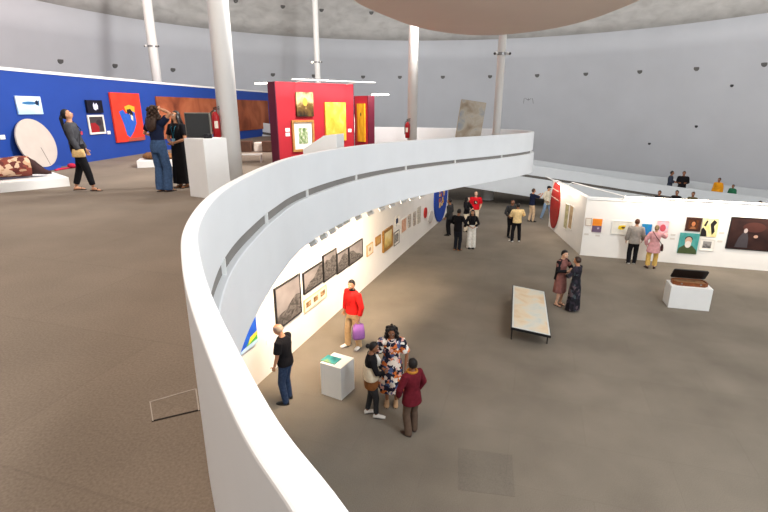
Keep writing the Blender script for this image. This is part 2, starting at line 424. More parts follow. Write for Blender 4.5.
CARDW = mat('caption_white', (240, 238, 232), .7, .01, 3)
FRW = mat('white_frame', (232, 228, 220), .5, .02, 4); FRB = mat('black_frame', (30, 28, 28), .4, .1, 6)
FROAK = mat('oak_frame', (176, 128, 70), .5, .2, 12); FRGOLD = mat('gilt_frame', (164, 120, 58), .4, .25, 20, metal=.2); FRBR = mat('dark_brown_frame', (66, 36, 24), .5, .2, 14)
MATW = mat('mat_board_white', (238, 232, 222), .8, .01, 3)
sw = lambda n, c: mat('paint_' + n, c, .7, .08, 9)
def blue_pic(y0, y1, zb, zt, label, art, **k):
    a, D = on_curve(xb, y0, y1); return picture(a, D, D.length, zb, zt, label, art, gap=.02, **k)
def low_pic(y0, y1, zb, zt, label, art, **k):
    a, D = on_curve(xw, y0, y1); return picture(a, D, D.length, zb, zt, label, art, gap=.01, **k)
# blue wall
blue_pic(13.3, 14.17, 1.51, 1.98, 'pale sky-blue picture with a blue fish shape, above the round white canvas', ramp_mat('art_sky', [(.3, (176, 214, 244)), (.6, (216, 234, 248))], 2, vertical=.4),
         shapes=[(sw('fishblue', (52, 110, 160)), ell(.5, .62, .3, .09)), (sw('fishblue', (52, 110, 160)), [(.72, .62), (.92, .8), (.88, .45)]), (sw('navy', (16, 34, 60)), ell(.8, .64, .07, .14))])
blue_pic(16.03, 16.79, 1.52, 1.92, 'small black picture with a white blotch, above the white-framed picture on the blue wall', ramp_mat('art_night', [(.4, (10, 12, 26)), (.7, (24, 26, 50))], 3), depth=.06,
         shapes=[(sw('palelilac', (212, 216, 246)), [(.38, .3), (.5, .2), (.58, .3), (.66, .28), (.68, .55), (.6, .8), (.5, .62), (.42, .82), (.36, .6)])])
blue_pic(16.0, 16.79, .85, 1.46, 'white-framed dark grey and red picture on the blue wall below the black one', sw('charcoal', (64, 58, 62)), frame=FRW, fw=.06,
         shapes=[(sw('crimson', (150, 24, 34)), [(.05, .0), (.62, .0), (.66, .35), (.4, .62), (.06, .6)]), (sw('darkplum', (46, 36, 44)), ell(.68, .62, .2, .2))])
blue_pic(17.27, 18.96, .51, 2.19, 'large red canvas with a blue shape and yellow and black splashes on blue wall', ramp_mat('art_red', [(.3, (212, 52, 40)), (.7, (232, 70, 48))], 3), depth=.06,
         shapes=[(sw('ultramarine', (40, 92, 190)), [(.2, .62), (.34, .66), (.42, .58), (.6, .6), (.74, .66), (.76, .38), (.62, .2), (.46, .08), (.36, .14), (.3, .38)]),
                 (sw('yellowochre', (234, 172, 50)), [(.4, .72), (.56, .76), (.76, .72), (.74, .6), (.62, .64), (.55, .56), (.44, .62)]), (sw('blackpaint', (30, 26, 28)), [(.46, .66), (.6, .68), (.68, .58), (.6, .5), (.56, .58), (.48, .56)]),
                 (sw('palecream', (226, 214, 190)), [(.58, .56), (.66, .52), (.64, .42), (.58, .46)]), (sw('rosewood', (168, 78, 62)), [(.36, .0), (1, .0), (1, .08), (.4, .06)])])
mb = MB(); ys = [20.1 + 11.7 * i / 40 for i in range(41)]
pts = [Vector((xb(y) + .02, y, 0)) for y in ys]; sweep(pts, [(0, .45), (0, 2.12), (-.05, 2.12), (-.05, .45)], 0, mb)
o = mb.build('canvas_painting', ramp_mat('art_copper', [(.22, (92, 46, 32)), (.4, (132, 70, 46)), (.55, (158, 88, 58)), (.68, (176, 106, 72)), (.8, (140, 80, 64))], .8, 10, .8, coords='Object'))
tag(o, 'very long copper-brown painting spanning the far end of the blue wall', 'painting')
for y, z, l, m in ((12.66, .96, 'small white caption card at the left edge of the blue wall', None), (15.6, .92, 'small red caption card left of the white-framed picture', sw('cardred', (186, 60, 80))),
                (16.98, .87, 'white caption card between the white-framed picture and the red canvas', None), (19.2, .84, 'white caption card right of the large red canvas', None)): card(xb, y, z, l, m)
# round canvas leaning on the blue wall
t = thing('round_canvas', 'big round off-white canvas leaning against the blue wall behind the woven bag', 'artwork', (xb(13.55) + .37, 13.5, 0), 0)
Dv = Vector((xb(14.4) - xb(13.2), 1.2, 0)).normalized(); rz = math.atan2(Dv.y, Dv.x); t.rotation_euler = (R(-13), 0, rz)
n = 48; mb = MB(); mb.add([(.66 * math.cos(2 * math.pi * i / n), y, .77 + .66 * math.sin(2 * math.pi * i / n)) for y in (-.02, .02) for i in range(n)], [tuple(range(n)), tuple(range(2 * n - 1, n - 1, -1))] + [(i, i + n, (i + 1) % n + n, (i + 1) % n) for i in range(n)])
mb.build('canvas', mat('linen_white', (188, 178, 170), .8, .05, 3), t)
MB().box((.1, -.023, .40), (.015, .004, .5), M=Matrix.Rotation(R(-10), 3, 'Y')).build('painted_line', sw('linegrey', (120, 112, 108)), t)
mb = MB(); mb.box((0, 0, .05), (.9, .1, .1)); mb.build('foot_block', BLUE, t)
# red cloth at the foot
mb = MB(); mb.tube([(0, 0, .02), (.2, .02, .03), (.4, 0, .025), (.6, -.02, .03)], [.03, .035, .03, .02], 8, flat=.6)
mb.ball((.66, -.02, .07), (.13, .11, .075), 12, 8, fn=lambda p: p * (1 + .18 * noise.noise(p * 14)))
o = mb.build('red_cloth', mat('raspberry_cloth', (176, 30, 62), .8, .2, 14), smooth=True); o.location = (xb(13.5) + .6, 13.45, .0); o.rotation_euler = (0, 0, rz)
tag(o, 'raspberry red cloth roll on the floor at the foot of the round canvas', 'cloth')

# red display walls: pictures
def red_pic(u0, u1, zb, zt, label, art, **k):
    return picture(RA + RD * u0, RD, u1 - u0, zb, zt, label, art, gap=.0, **k)
red_pic(.62, 1.20, 1.43, 2.12, 'dark brown and yellow canvas at the top of the large red wall', ramp_mat('art_umber', [(.25, (40, 28, 20)), (.45, (112, 84, 40)), (.6, (222, 204, 150)), (.8, (46, 32, 22))], 2.2, 5, .8, vertical=.45), depth=.06,
        shapes=[(sw('straw', (214, 176, 70)), ell(.5, .6, .14, .17))])
red_pic(.44, 1.20, .42, 1.33, 'oak-framed small green drawing in a wide white mat on the red wall', ramp_mat('art_green', [(.3, (60, 90, 50)), (.5, (150, 170, 120)), (.65, (222, 216, 200))], 4), frame=FROAK, fw=.065, board=MATW, bw=.16, depth=.05)
red_pic(1.62, 2.4, .68, 1.84, 'golden yellow canvas on the right half of the large red wall', ramp_mat('art_gold', [(.3, (222, 160, 44)), (.55, (238, 190, 76)), (.75, (244, 212, 130))], 3, 8, .5), depth=.06)
for u, z, l in ((.3, 1.06, 'upper of two white caption cards left of the oak frame'), (.3, .93, 'lower of two white caption cards left of the oak frame'), (2.58, .98, 'white caption card right of the golden yellow canvas')):
    p = RA + RD * u - RN * .005; o = MB().box((0, 0, 0), (.14, .01, .1)).build('caption_card', CARDW); o.location = (p.x, p.y, z); o.rotation_euler = (0, 0, math.atan2(RD.y, RD.x)); tag(o, l, 'caption card', 'caption cards beside the artworks')
D2 = (R2B - R2A).normalized()
picture(R2A + D2 * .14, D2, .40, .55, 1.82, 'tall narrow yellow picture with an orange edge on the small red wall', ramp_mat('art_amber', [(.3, (214, 140, 20)), (.6, (238, 180, 40))], 3), gap=0, depth=.05,
        shapes=[(sw('orangebrown', (190, 100, 20)), [(.0, 0), (.2, 0), (.1, 1), (0, 1)]), (sw('darkmark', (70, 50, 24)), ell(.55, .72, .06, .05))])
# pale curved canvas edge between the two red walls
mb = MB(); n = 30
mb.add([(y, .62 * math.cos(2 * math.pi * i / n) * .25, .62 * math.sin(2 * math.pi * i / n)) for y in (-.03, .03) for i in range(n)], [tuple(range(n)), tuple(range(2 * n - 1, n - 1, -1))] + [(i, i + n, (i + 1) % n + n, (i + 1) % n) for i in range(n)])
o = mb.build('oval_canvas', mat('oval_cream', (226, 214, 204), .7, .04, 4)); o.location = (-1.13, 16.75, 1.15); o.rotation_euler = (0, 0, R(65)); tag(o, 'pale oval canvas edge glimpsed between the two red walls', 'artwork')
st = MB().box((-1.13, 16.75, .265), (.07, .2, .53)).build('plinth', WHITE); tag(st, 'thin white post carrying the pale oval canvas', 'plinth', None)

# under-gallery wall
bw_stops = [(.18, (34, 30, 30)), (.36, (84, 78, 76)), (.5, (146, 140, 138)), (.6, (190, 184, 182)), (.8, (206, 200, 198))]
def mountain(k, seed, prof):
    return dict(frame=FRB, fw=.03, cat='photograph', depth=.04, shapes=[(ramp_mat('art_rock_%d' % seed, [(.25, (30, 28, 28)), (.45, (78, 74, 72)), (.6, (112, 107, 105)), (.75, (60, 56, 55))], 5 + seed, 9, 1.2, stretch=(1, 1.6, 1)), prof)])
SKY = ramp_mat('art_grey_sky', [(.3, (122, 116, 116)), (.6, (146, 139, 138))], 1.6, 3)
G = 'black-framed mountain photographs'
low_pic(9.82, 10.88, -3.12, -2.11, 'largest black-framed mountain photograph, left of the row on the white wall', SKY, group=G, **mountain(0, 0, [(0, 0), (1, 0), (1, .52), (.82, .56), (.62, .48), (.4, .34), (.2, .33), (0, .28)]))
low_pic(11.03, 12.03, -2.73, -2.17, 'wide black-framed mountain photograph, leftmost of the joined row of four', SKY, group=G, **mountain(0, 1, [(0, 0), (1, 0), (1, .9), (.85, .95), (.68, .7), (.5, .48), (.3, .4), (.12, .2), (0, .12)]))
low_pic(12.05, 12.83, -2.78, -2.04, 'tall black-framed mountain photograph standing higher than its neighbours in the row', SKY, group=G, **mountain(0, 2, [(0, 0), (1, 0), (1, .75), (.75, .84), (.5, .7), (.25, .8), (0, .72)]))
low_pic(12.85, 13.6, -2.83, -2.24, 'third black-framed mountain photograph of the joined row, beside the tall one', SKY, group=G, **mountain(0, 3, [(0, 0), (1, 0), (1, .6), (.7, .85), (.45, .8), (.2, .55), (0, .5)]))
low_pic(13.63, 14.64, -2.85, -2.25, 'rightmost black-framed mountain photograph of the joined row, dark slope at left', SKY, group=G, **mountain(0, 4, [(0, 0), (1, 0), (1, .1), (.75, .3), (.5, .45), (.3, .7), (.1, .75), (0, .7)]))
low_pic(11.02, 12.18, -3.22, -2.88, 'long low pale frame with three small brown prints, under the photographs', sw('papercream', (230, 220, 200)), frame=mat('pale_wood', (206, 184, 150), .6, .1, 9), fw=.022, cat='picture',
        shapes=[(ramp_mat('art_brown_bits', [(.3, (70, 44, 26)), (.5, (150, 112, 70)), (.7, (216, 196, 160))], 6), [(a, .25), (a + .22, .25), (a + .22, .75), (a, .75)]) for a in (.06, .39, .72)])
low_pic(8.3, 9.08, -3.0, -2.25, 'blue, yellow and green picture at the near end of the white wall, mostly hidden', ramp_mat('art_blue', [(.3, (26, 74, 190)), (.7, (48, 110, 220))], 2), cat='painting', depth=.05,
        shapes=[(sw('leaf', (80, 170, 80)), [(.4, 0), (1, 0), (1, .3), (.7, .28)]), (sw('lemon', (236, 214, 70)), [(.6, .12), (1, .25), (1, .36), (.7, .3)]), (sw('iceblue', (190, 220, 244)), [(0, 0), (1, 0), (1, .12), (.4, .1)])])
low_pic(15.0, 15.5, -2.98, -2.6, 'small pale framed sketch left of the little gilt frame', sw('sketchcream', (222, 206, 184)), frame=mat('thin_tan', (196, 160, 110), .5, .1, 9), fw=.025, cat='picture', shapes=[(sw('sketchbrown', (160, 130, 100)), ell(.5, .5, .2, .22))])
low_pic(15.77, 16.22, -2.84, -2.53, 'little gilt-framed picture beside the larger gilt frame', sw('ochre', (190, 152, 92)), frame=FRGOLD, fw=.05, cat='picture')
low_pic(16.42, 17.38, -3.27, -2.48, 'larger gilt-framed yellowish landscape on the white wall', ramp_mat('art_landscape', [(.2, (150, 120, 60)), (.45, (214, 190, 120)), (.7, (230, 216, 170))], 3, vertical=.5), frame=FRGOLD, fw=.1, depth=.06)
low_pic(17.72, 18.14, -2.64, -2.25, 'upper white-framed small dark print right of the gilt landscape', sw('bluegrey', (54, 64, 92)), frame=FRW, fw=.02, board=MATW, bw=.08, cat='print')
low_pic(17.6, 18.18, -3.37, -2.84, 'lower white-framed print with a dark figure, right of the gilt landscape', ramp_mat('art_figure', [(.3, (50, 46, 44)), (.6, (170, 164, 156))], 4), frame=mat('thin_grey_frame', (120, 116, 110), .5, .1, 9), fw=.02, board=MATW, bw=.08, cat='print')
low_pic(18.4, 19.05, -3.1, -2.52, 'pinkish terracotta picture between white-framed prints on the white wall', ramp_mat('art_terracotta', [(.3, (196, 138, 110)), (.6, (222, 178, 152))], 4), frame=FRW, fw=.03, cat='picture')
for y0, y1, zb, zt, l, c in ((19.33, 19.62, -3.07, -2.53, 'first narrow dark hanging scroll, next to the terracotta picture', (92, 82, 78)), (20.02, 20.32, -3.15, -2.57, 'second narrow dark hanging scroll, middle of the three', (84, 62, 58)), (20.58, 21.02, -3.2, -2.48, 'third narrow hanging scroll, greyish green, nearest the red round piece', (124, 128, 110))):
    low_pic(y0, y1, zb, zt, l, ramp_mat('art_scroll_%d' % int(y0 * 10), [(.35, c), (.5, (212, 200, 186)), (.7, c)], 5, stretch=(1, 2.2, 1)), cat='scroll', group='narrow hanging scrolls', name='hanging_scroll')
def wall_disc(f, y, z, r, th, name, m, label, shapes=None, ry=None, cat='artwork'):
    a, D = on_curve(f, y - .3, y + .3); c = Vector((f(y), y)); rz = math.atan2(D.y, D.x); Dn = D.normalized(); nn = Vector((Dn.y, -Dn.x)); c = c + nn * .005
    t = thing(name, label, cat, (c.x, c.y, z), rz); n = 48; mb = MB()
    mb.add([(r * math.cos(2 * math.pi * i / n), yy, (ry or r) * math.sin(2 * math.pi * i / n)) for yy in (-th, 0) for i in range(n)], [tuple(range(n)), tuple(range(2 * n - 1, n - 1, -1))] + [(i, i + n, (i + 1) % n + n, (i + 1) % n) for i in range(n)])
    mb.build('panel', m, t)
    for nm, m2, b in shapes or []: b(-th).build(nm, m2, t)
    return t
wall_disc(xw, 21.8, -2.95, .24, .05, 'round_relief', sw('vermilion', (190, 44, 38)), 'small red round wall piece near the far end of the white wall')
wall_disc(xw, 22.75, -3.36, .42, .04, 'round_relief', sw('palegrey', (206, 198, 192)), 'pale grey round wall piece below and right of the red one', ry=.3)
t = wall_disc(xw, 24.55, -2.6, 1.38, .06, 'round_tapestry', mat('cobalt_tapestry', (28, 66, 160), .8, .12, 8), 'huge cobalt blue round tapestry with ochre patches at the far end of the white wall')
PM = [sw('patch_ochre', (206, 160, 84)), sw('patch_sand', (222, 190, 130)), sw('patch_rust', (170, 84, 50))]; rnd = random.Random(3)
for i in range(26): MB().box((rnd.uniform(-.75, .55), -.068 - .0008 * i, rnd.uniform(-.55, .95)), (rnd.uniform(.1, .3), .014, rnd.uniform(.1, .28))).build('patch', PM[i % 3], t)
for y, z, l in ((12.6, -3.12, 'white caption card right of the long low frame'), (9.5, -3.2, 'white caption card left of the largest mountain photograph'), (18.75, -3.3, 'white caption card under the terracotta picture')): card(xw, y, z, l)

# booth front
def booth_pic(u0, u1, zb, zt, label, art, **k):
    return picture(BA + BD * u0 - BN * .0, BD, u1 - u0, zb, zt, label, art, gap=.003, **k)
booth_pic(-.0 + .04, .27, -2.76, -2.46, 'small white-framed pale sheet at the left corner of the booth wall', sw('sheet', (232, 222, 208)), frame=mat('rosewood_thin', (186, 160, 140), .5, .1, 9), fw=.015, cat='picture')
booth_pic(.31, .65, -3.0, -2.47, 'picture halved in orange above and grey-violet below', sw('orange', (240, 140, 40)), shapes=[(sw('greyviolet', (110, 90, 116)), [(0, 0), (1, 0), (1, .48), (0, .48)]), (sw('violetpale', (190, 170, 190)), ell(.65, .3, .12, .07))])
booth_pic(1.0, 1.73, -3.03, -2.49, 'white-framed yellow sunburst drawing, left of the blue picture', sw('paperwhite', (232, 226, 214)), frame=FRW, fw=.03,
          shapes=[(sw('sunyellow', (234, 200, 40)), [(.3, .42), (.34, .66), (.5, .7), (.72, .72), (.66, .5), (.6, .36), (.42, .34)]), (sw('brownmark', (110, 80, 40)), ell(.58, .52, .1, .09))])
booth_pic(2.06, 2.4, -3.05, -2.55, 'bright blue and green picture behind the man in the grey jacket', ramp_mat('art_sea', [(.3, (20, 90, 170)), (.5, (40, 130, 200)), (.75, (50, 150, 150))], 3, vertical=.2), shapes=[(sw('moss', (70, 120, 60)), [(0, 0), (1, 0), (1, .2), (.5, .16), (0, .25)])])
booth_pic(2.52, 2.98, -2.96, -2.36, 'pale pink and blue picture above the woman in the pink coat', ramp_mat('art_pink', [(.3, (226, 150, 160)), (.5, (236, 190, 196)), (.7, (196, 200, 220))], 2.5), frame=FRW, fw=.03, shapes=[(sw('rose', (206, 84, 96)), ell(.55, .5, .25, .26))])
booth_pic(3.5, 4.0, -2.71, -2.19, 'brown portrait in a dark wooden frame, upper left of the group of four', ramp_mat('art_brown', [(.3, (66, 34, 20)), (.7, (116, 66, 36))], 4), frame=FRBR, fw=.09,
          shapes=[(sw('hairdark', (40, 22, 16)), ell(.5, .58, .3, .34)), (sw('skinwarm', (196, 120, 74)), ell(.5, .56, .2, .26)), (sw('shawl', (150, 96, 60)), [(.15, 0), (.85, 0), (.68, .24), (.5, .3), (.32, .24)])])
booth_pic(4.03, 4.54, -2.87, -2.19, 'black, cream and yellow abstract, upper right of the group of four', ramp_mat('art_yellowblack', [(.3, (226, 206, 120)), (.6, (236, 226, 180))], 3),
          shapes=[(sw('blackpaint', (30, 26, 28)), [(.0, 0), (.4, .0), (.32, .3), (.1, .5), (0, .4)]), (sw('blackpaint', (30, 26, 28)), [(.5, .7), (.7, .95), (.9, .8), (.75, .6), (.85, .3), (.7, .1), (.6, .4)]), (sw('blackpaint', (30, 26, 28)), [(.1, .6), (.25, .9), (.34, .85), (.24, .55)])])
booth_pic(3.38, 4.02, -3.58, -2.79, 'teal portrait of a white-bearded figure, lower left of the group of four', ramp_mat('art_teal', [(.3, (60, 140, 136)), (.7, (92, 170, 160))], 3),
          shapes=[(sw('coatgreen', (70, 84, 50)), [(0, 0), (1, 0), (.95, .2), (.72, .4), (.3, .42), (.05, .26)]), (sw('hairdark', (40, 22, 16)), ell(.48, .72, .2, .14)), (sw('skinpale', (206, 170, 146)), ell(.48, .62, .18, .2)), (sw('beard', (226, 216, 204)), ell(.48, .46, .16, .17))])
booth_pic(4.07, 4.55, -3.41, -2.95, 'small white-framed monochrome print, lower right of the group of four', ramp_mat('art_mono', [(.3, (60, 58, 56)), (.55, (150, 146, 142))], 3, vertical=.3), frame=FRW, fw=.025, board=MATW, bw=.08, cat='print')
booth_pic(4.9, 6.3, -3.27, -2.08, 'largest dark picture with two dim figures on the booth wall', ramp_mat('art_dark', [(.3, (28, 16, 18)), (.6, (56, 34, 30)), (.85, (84, 46, 36))], 2.2, 6), frame=FRB, fw=.025,
          shapes=[(sw('umberred', (70, 36, 30)), ell(.55, .72, .26, .16)), (sw('greyrobe', (66, 60, 64)), [(.18, .05), (.48, .05), (.46, .36), (.42, .52), (.32, .54), (.24, .36)]), (sw('dimface', (176, 160, 156)), ell(.37, .6, .045, .075)), (sw('dimhand', (190, 150, 130)), ell(.62, .43, .05, .05))])
def bcard(u, z, l):
    p = BA + BD * u - BN * .006; o = MB().box((0, 0, 0), (.16, .01, .07)).build('caption_card', mat('caption_grey', (214, 206, 196), .7, .02, 3)); o.location = (p.x, p.y, z); o.rotation_euler = (0, 0, math.atan2(BD.y, BD.x)); tag(o, l, 'caption card', 'caption cards beside the artworks')
for u, z, l in ((.14, -3.12, 'caption card under the small pale sheet at the booth corner'), (.55, -3.14, 'caption card under the orange and violet picture'), (1.6, -3.14, 'caption card under the yellow sunburst drawing'), (3.15, -2.9, 'upper caption card left of the teal portrait'), (3.15, -3.05, 'lower caption card left of the teal portrait'), (4.7, -2.7, 'upper caption card left of the largest dark picture'), (4.7, -3.02, 'lower caption card left of the largest dark picture')): bcard(u, z, l)
# booth side wall (faces the hall on the left)
def side_pic(u0, u1, zb, zt, label, art, **k):
    return picture(BA + BS * u1, -BS, u1 - u0, zb, zt, label, art, gap=.003, **k)
side_pic(1.95, 2.5, -3.45, -2.35, 'green and cream upright picture on the booth side wall, nearer the red disc', ramp_mat('art_sage', [(.3, (110, 120, 80)), (.5, (200, 190, 150)), (.7, (90, 100, 70))], 3), frame=FRW, fw=.02)
side_pic(1.35, 1.85, -3.3, -2.3, 'tan and grey upright picture on the booth side wall, nearer the corner', ramp_mat('art_tan', [(.3, (150, 110, 80)), (.5, (206, 180, 140)), (.7, (120, 90, 80))], 3), frame=FRW, fw=.02)
fs_ = lambda y: BA.x + BS.x / BS.y * (y - BA.y)
c = BA + BS * 4.1; t = thing('round_artwork', 'tall dark red oval panel on the far end of the booth side wall', 'artwork', (c.x - .005, c.y, -2.75), math.atan2(-BS.y, -BS.x)); n = 48; mb = MB()
mb.add([(0.72 * math.cos(2 * math.pi * i / n), yy, 1.12 * math.sin(2 * math.pi * i / n)) for yy in (-.06, 0) for i in range(n)], [tuple(range(n)), tuple(range(2 * n - 1, n - 1, -1))] + [(i, i + n, (i + 1) % n + n, (i + 1) % n) for i in range(n)])
mb.build('panel', mat('brick_red_lacquer', (150, 36, 32), .5, .15, 5), t)
for z in (.32, .72): MB().box((0, -.066, z), (1.28 * math.sqrt(1.12 ** 2 - z * z) - .08, .012, .03)).build('stripe', sw('stripecream', (220, 190, 176)), t)

# ------------------------------------------------------------------ columns
def column(x, y, r, z0, z1, label, clamp=None, lit=False):
    t = thing('column', label, 'column', (x, y, z0), 0, 'white round columns')
    MB().cyl((0, 0, 0), (0, 0, z1 - z0), r, 32).build('shaft', COLPAINT, t, smooth=False)
    for p in t.children[0].data.polygons: p.use_smooth = len(p.vertices) == 4
    MB().cyl((0, 0, 0), (0, 0, .03), r + .02, 32).build('base_ring', WHITE, t)
    if clamp:
        mb = MB(); zc = clamp - z0
        mb.cyl((0, 0, zc - .04), (0, 0, zc + .04), r + .012, 24); mb.build('clamp', CHROME, t)
        for s_ in (-1, 1):
            hd = MB().cyl((s_ * (r + .03), -.04, zc + .02), (s_ * (r + .10), -.10, zc + .0), .045, 12).build('spotlight', WHITE, t)
            MB().ball((s_ * (r + .105), -.105, zc), (.04, .04, .04), 10, 6).build('lens', LENS if (lit and s_ < 0) else DARKGREY, hd)
    return t
column(-3.23, 10.35, .205, 0, 13.2, 'thickest white column, behind the white podium on the gallery')
column(-10.67, 24, .21, 0, 12, 'white column rising behind the blue wall, clamp with spotlights', 4.39)
column(-3.63, 28, .15, -4, 12.5, 'slim white column rising behind the large red wall, spotlight lit', 4.05, True)
column(.92, 16.2, .155, 0, 13.3, 'white column with a fire extinguisher, just right of the red walls')
column(3.47, 15.3, .115, 0, 13.3, 'slim white column beside the leaning painting near the gallery tip', 3.2)
column(6.72, 31.0, .40, -4, -2.45, 'squat grey column in the shade under the ramp')

# ------------------------------------------------------------------ dome fixtures
t0 = None
def fixture(ang, z, label):
    r = dome_r(z); x, y = DC.x + r * math.cos(R(ang)), DC.y + r * math.sin(R(ang))
    global t0
    if t0 is None:
        t0 = thing('air_nozzle', label, 'air nozzle', (x, y, z), R(ang + 90), 'round nozzles along the dome wall')
        MB().tube([(0, .02, 0), (0, -.06, 0), (0, -.14, -.01)], [.15, .17, .15], 16).build('collar', mat('nozzle_grey', (96, 95, 94), .5, .05, 4), t0)
        MB().tube([(0, -.12, -.02), (0, -.27, -.06)], [.145, .12], 16).build('nozzle', BLACK, t0)
    else: copy_thing(t0, (x, y, z), R(ang + 90), label)
FX = [(159.2, 'round black nozzle above the pale sky-blue picture'), (150.6, 'round black nozzle above the large red canvas'), (140.5, 'round black nozzle right of the far left column'), (121, 'round black nozzle above the left end of the large red wall'), (112.4, 'round black nozzle beside the slim column behind the red wall'),
      (101.8, 'round black nozzle left of the white column with the extinguisher'), (93.8, 'round black nozzle hard beside the white column with extinguisher'), (84.5, 'round black nozzle midway between the two gallery-tip columns'), (74.5, 'round black nozzle just left of the slim tip column'), (64.9, 'first round black nozzle right of the slim tip column'),
      (55.5, 'second round black nozzle right of the slim tip column'), (45.8, 'third round black nozzle right of the slim tip column'), (36.5, 'fourth round black nozzle right of the slim tip column'), (26.6, 'round black nozzle at the far right edge of the picture')]
for a, l in FX: fixture(a, 3.93, l)
for a, l in ((129.2, 'upper round nozzle right of the thick column'), (119.6, 'upper round nozzle left of the slim far column'), (111.4, 'upper round nozzle right of the slim far column'), (100.6, 'upper round nozzle at the rim of the brown platform')): fixture(a, 8.0, l)
# small ventilation outlets low on the dome, right
for k, (a, z, l) in enumerate(((43.5, -.6, 'small dark outlet low on the dome above the ramp, left of three'), (36, .6, 'small dark outlet on the dome above the ramp people'), (31, 2.9, 'small dark outlet on the dome at right'))):
    r = dome_r(z); x, y = DC.x + r * math.cos(R(a)), DC.y + r * math.sin(R(a)); o = MB().tube([(0, .02, 0), (0, -.06, 0), (0, -.1, -.01)], [.09, .09, .06], 14).build('wall_outlet', DARKGREY, smooth=True)
    o.location = (x, y, z); o.rotation_euler = (0, 0, R(a + 90)); tag(o, l, 'wall outlet')
# faint emblem-like wire mark on the dome
a = math.atan2(36.6 - DC.y, 10.4 - DC.x); r = dome_r(2.25) - .03; t = thing('wall_bracket', 'tiny thin wire bracket on the dome right of the slim tip column', 'bracket', (DC.x + r * math.cos(a), DC.y + r * math.sin(a), 2.0), a + math.pi / 2)
mb = MB()
for p, q in (((-.5, 0, 0), (-.35, 0, .55)), ((-.35, 0, .55), (0, 0, .3)), ((0, 0, .3), (0, 0, .95)), ((0, 0, .3), (.4, 0, .55)), ((.4, 0, .55), (.45, 0, 0))): mb.cyl(Vector(p) * .75, Vector(q) * .75, .012, 6)
mb.ball((0, 0, .7), (.05, .03, .07)); mb.build('wire', DARKGREY, t)

# ------------------------------------------------------------------ things on the gallery
def plinth(name, c, d, h, rz, label, group=None, m=None):
    o = MB().box((0, 0, h / 2), (d[0], d[1], h)).build(name, m or WHITE, bevel=.006); o.location = (c[0], c[1], c[2]); o.rotation_euler = (0, 0, rz); return tag(o, label, 'plinth', group)
plinth('plinth', (-8.53, 10.1, 0), (3.0, 1.3), .2, R(46), 'long low white plinth at the left carrying the woven bag')
def wovenbag():
    t = thing('woven_bag', 'brown patterned woven bag with a dark pointed end on the low white plinth', 'bag', (-8.28, 10.42, .225), R(40))
    rings = []
    for k, (x, w, h) in enumerate(((-1.2, .42, .2), (-.6, .40, .2), (0, .36, .2), (.35, .33, .22), (.55, .28, .22))):
        rings.append(((x, 0, h + .01), (0, 1, 0), (0, 0, 1), w, h))
    mb = MB(); mb.loft(rings, 20, fold=lambda k, a: .06 * math.sin(5 * a + k)); mb.build('bag_body', ramp_mat('art_weave', [(0, (120, 56, 44)), (.3, (176, 140, 110)), (.55, (90, 40, 36)), (.75, (196, 166, 140))], 9, distort=.05, kind='cells', coords='Object'), t, smooth=True)
    mb = MB(); mb.loft([((.52, 0, .24), (0, 1, 0), (0, 0, 1), .27, .2), ((.66, 0, .18), (0, 1, 0), (0, 0, 1), .22, .15), ((.82, 0, .07), (0, 1, 0), (0, 0, 1), .1, .06), ((.92, 0, .045), (0, 1, 0), (0, 0, 1), .03, .03)], 14); mb.build('pointed_end', mat('dark_maroon_cloth', (54, 30, 30), .8, .2, 9), t, smooth=True)
wovenbag()
plinth('plinth', (-6.75, 14.75, 0), (1.25, .85), .2, R(20), 'low white plinth with a brown heap, behind the two women talking')
mb = MB(); mb.ball((0, 0, .09), (.48, .3, .12), 24, 12, fn=lambda p: Vector((p.x, p.y, max(p.z, -.08))) * (1 + (.28 if p.z > -.08 else 0) * noise.noise(p * 9))); o = mb.build('brown_heap', mat('rust_bark', (124, 84, 52), .9, .5, 18, bump=.5), smooth=True); o.location = (-6.8, 14.75, .20); tag(o, 'brown knobbly heap of woven fibre on the low white plinth by the blue wall', 'artwork')
plinth('podium', (-3.46, 9.55, 0), (.54, .56), 1.12, R(-30), 'tall white podium carrying a dark screen, beside the thick column')
t = thing('monitor', 'dark framed screen standing on the tall white podium', 'screen', (-3.60, 9.60, 1.12), R(-8))
MB().box((0, .03, .235), (.52, .05, .47)).build('casing', mat('screen_casing', (116, 112, 104), .4, .05, 6), t, bevel=.006)
MB().box((.005, -.001, .235), (.48, .012, .43)).build('panel', mat('dark_screen', (36, 38, 38), .12, .1, 3, spec=.6), t)
MB().box((0, .03, .004), (.34, .2, .008)).build('stand', DARKGREY, t)
o = MB().box((0, 0, .04), (.13, .1, .08)).build('black_box', BLACK, bevel=.01); o.location = (-3.36, 9.42, 1.12); o.rotation_euler = (0, 0, R(-30)); tag(o, 'small black device beside the dark screen on the tall podium', 'device')
REDX = mat('extinguisher_red', (160, 20, 28), .35, .05, 5)
def extinguisher(loc, rz, label):
    t = thing('fire_extinguisher', label, 'fire extinguisher', loc, rz, 'red fire extinguishers')
    MB().tube([(0, 0, 0), (0, 0, .02), (0, 0, .42), (0, 0, .48), (0, 0, .51)], [.06, .075, .075, .05, .025], 18).build('cylinder', REDX, t, smooth=True)
    vv = MB().box((0, 0, .53), (.03, .03, .05)).box((.03, 0, .565), (.12, .02, .015)).box((.03, 0, .595), (.12, .02, .015), M=Matrix.Rotation(R(-12), 3, 'Y')).build('valve', BLACK, t); MB().cyl((0, -.016, .53), (0, -.03, .53), .02, 12).build('gauge', CHROME, vv)
    MB().tube([(-.02, 0, .54), (-.08, 0, .5), (-.095, 0, .3), (-.09, 0, .12)], .011, 8).build('hose', BLACK, t, smooth=True)
    MB().box((.0, -.0765, .26), (.07, .004, .14)).build('instruction_label', mat('label_cream', (226, 216, 200), .6, .2, 30), t)
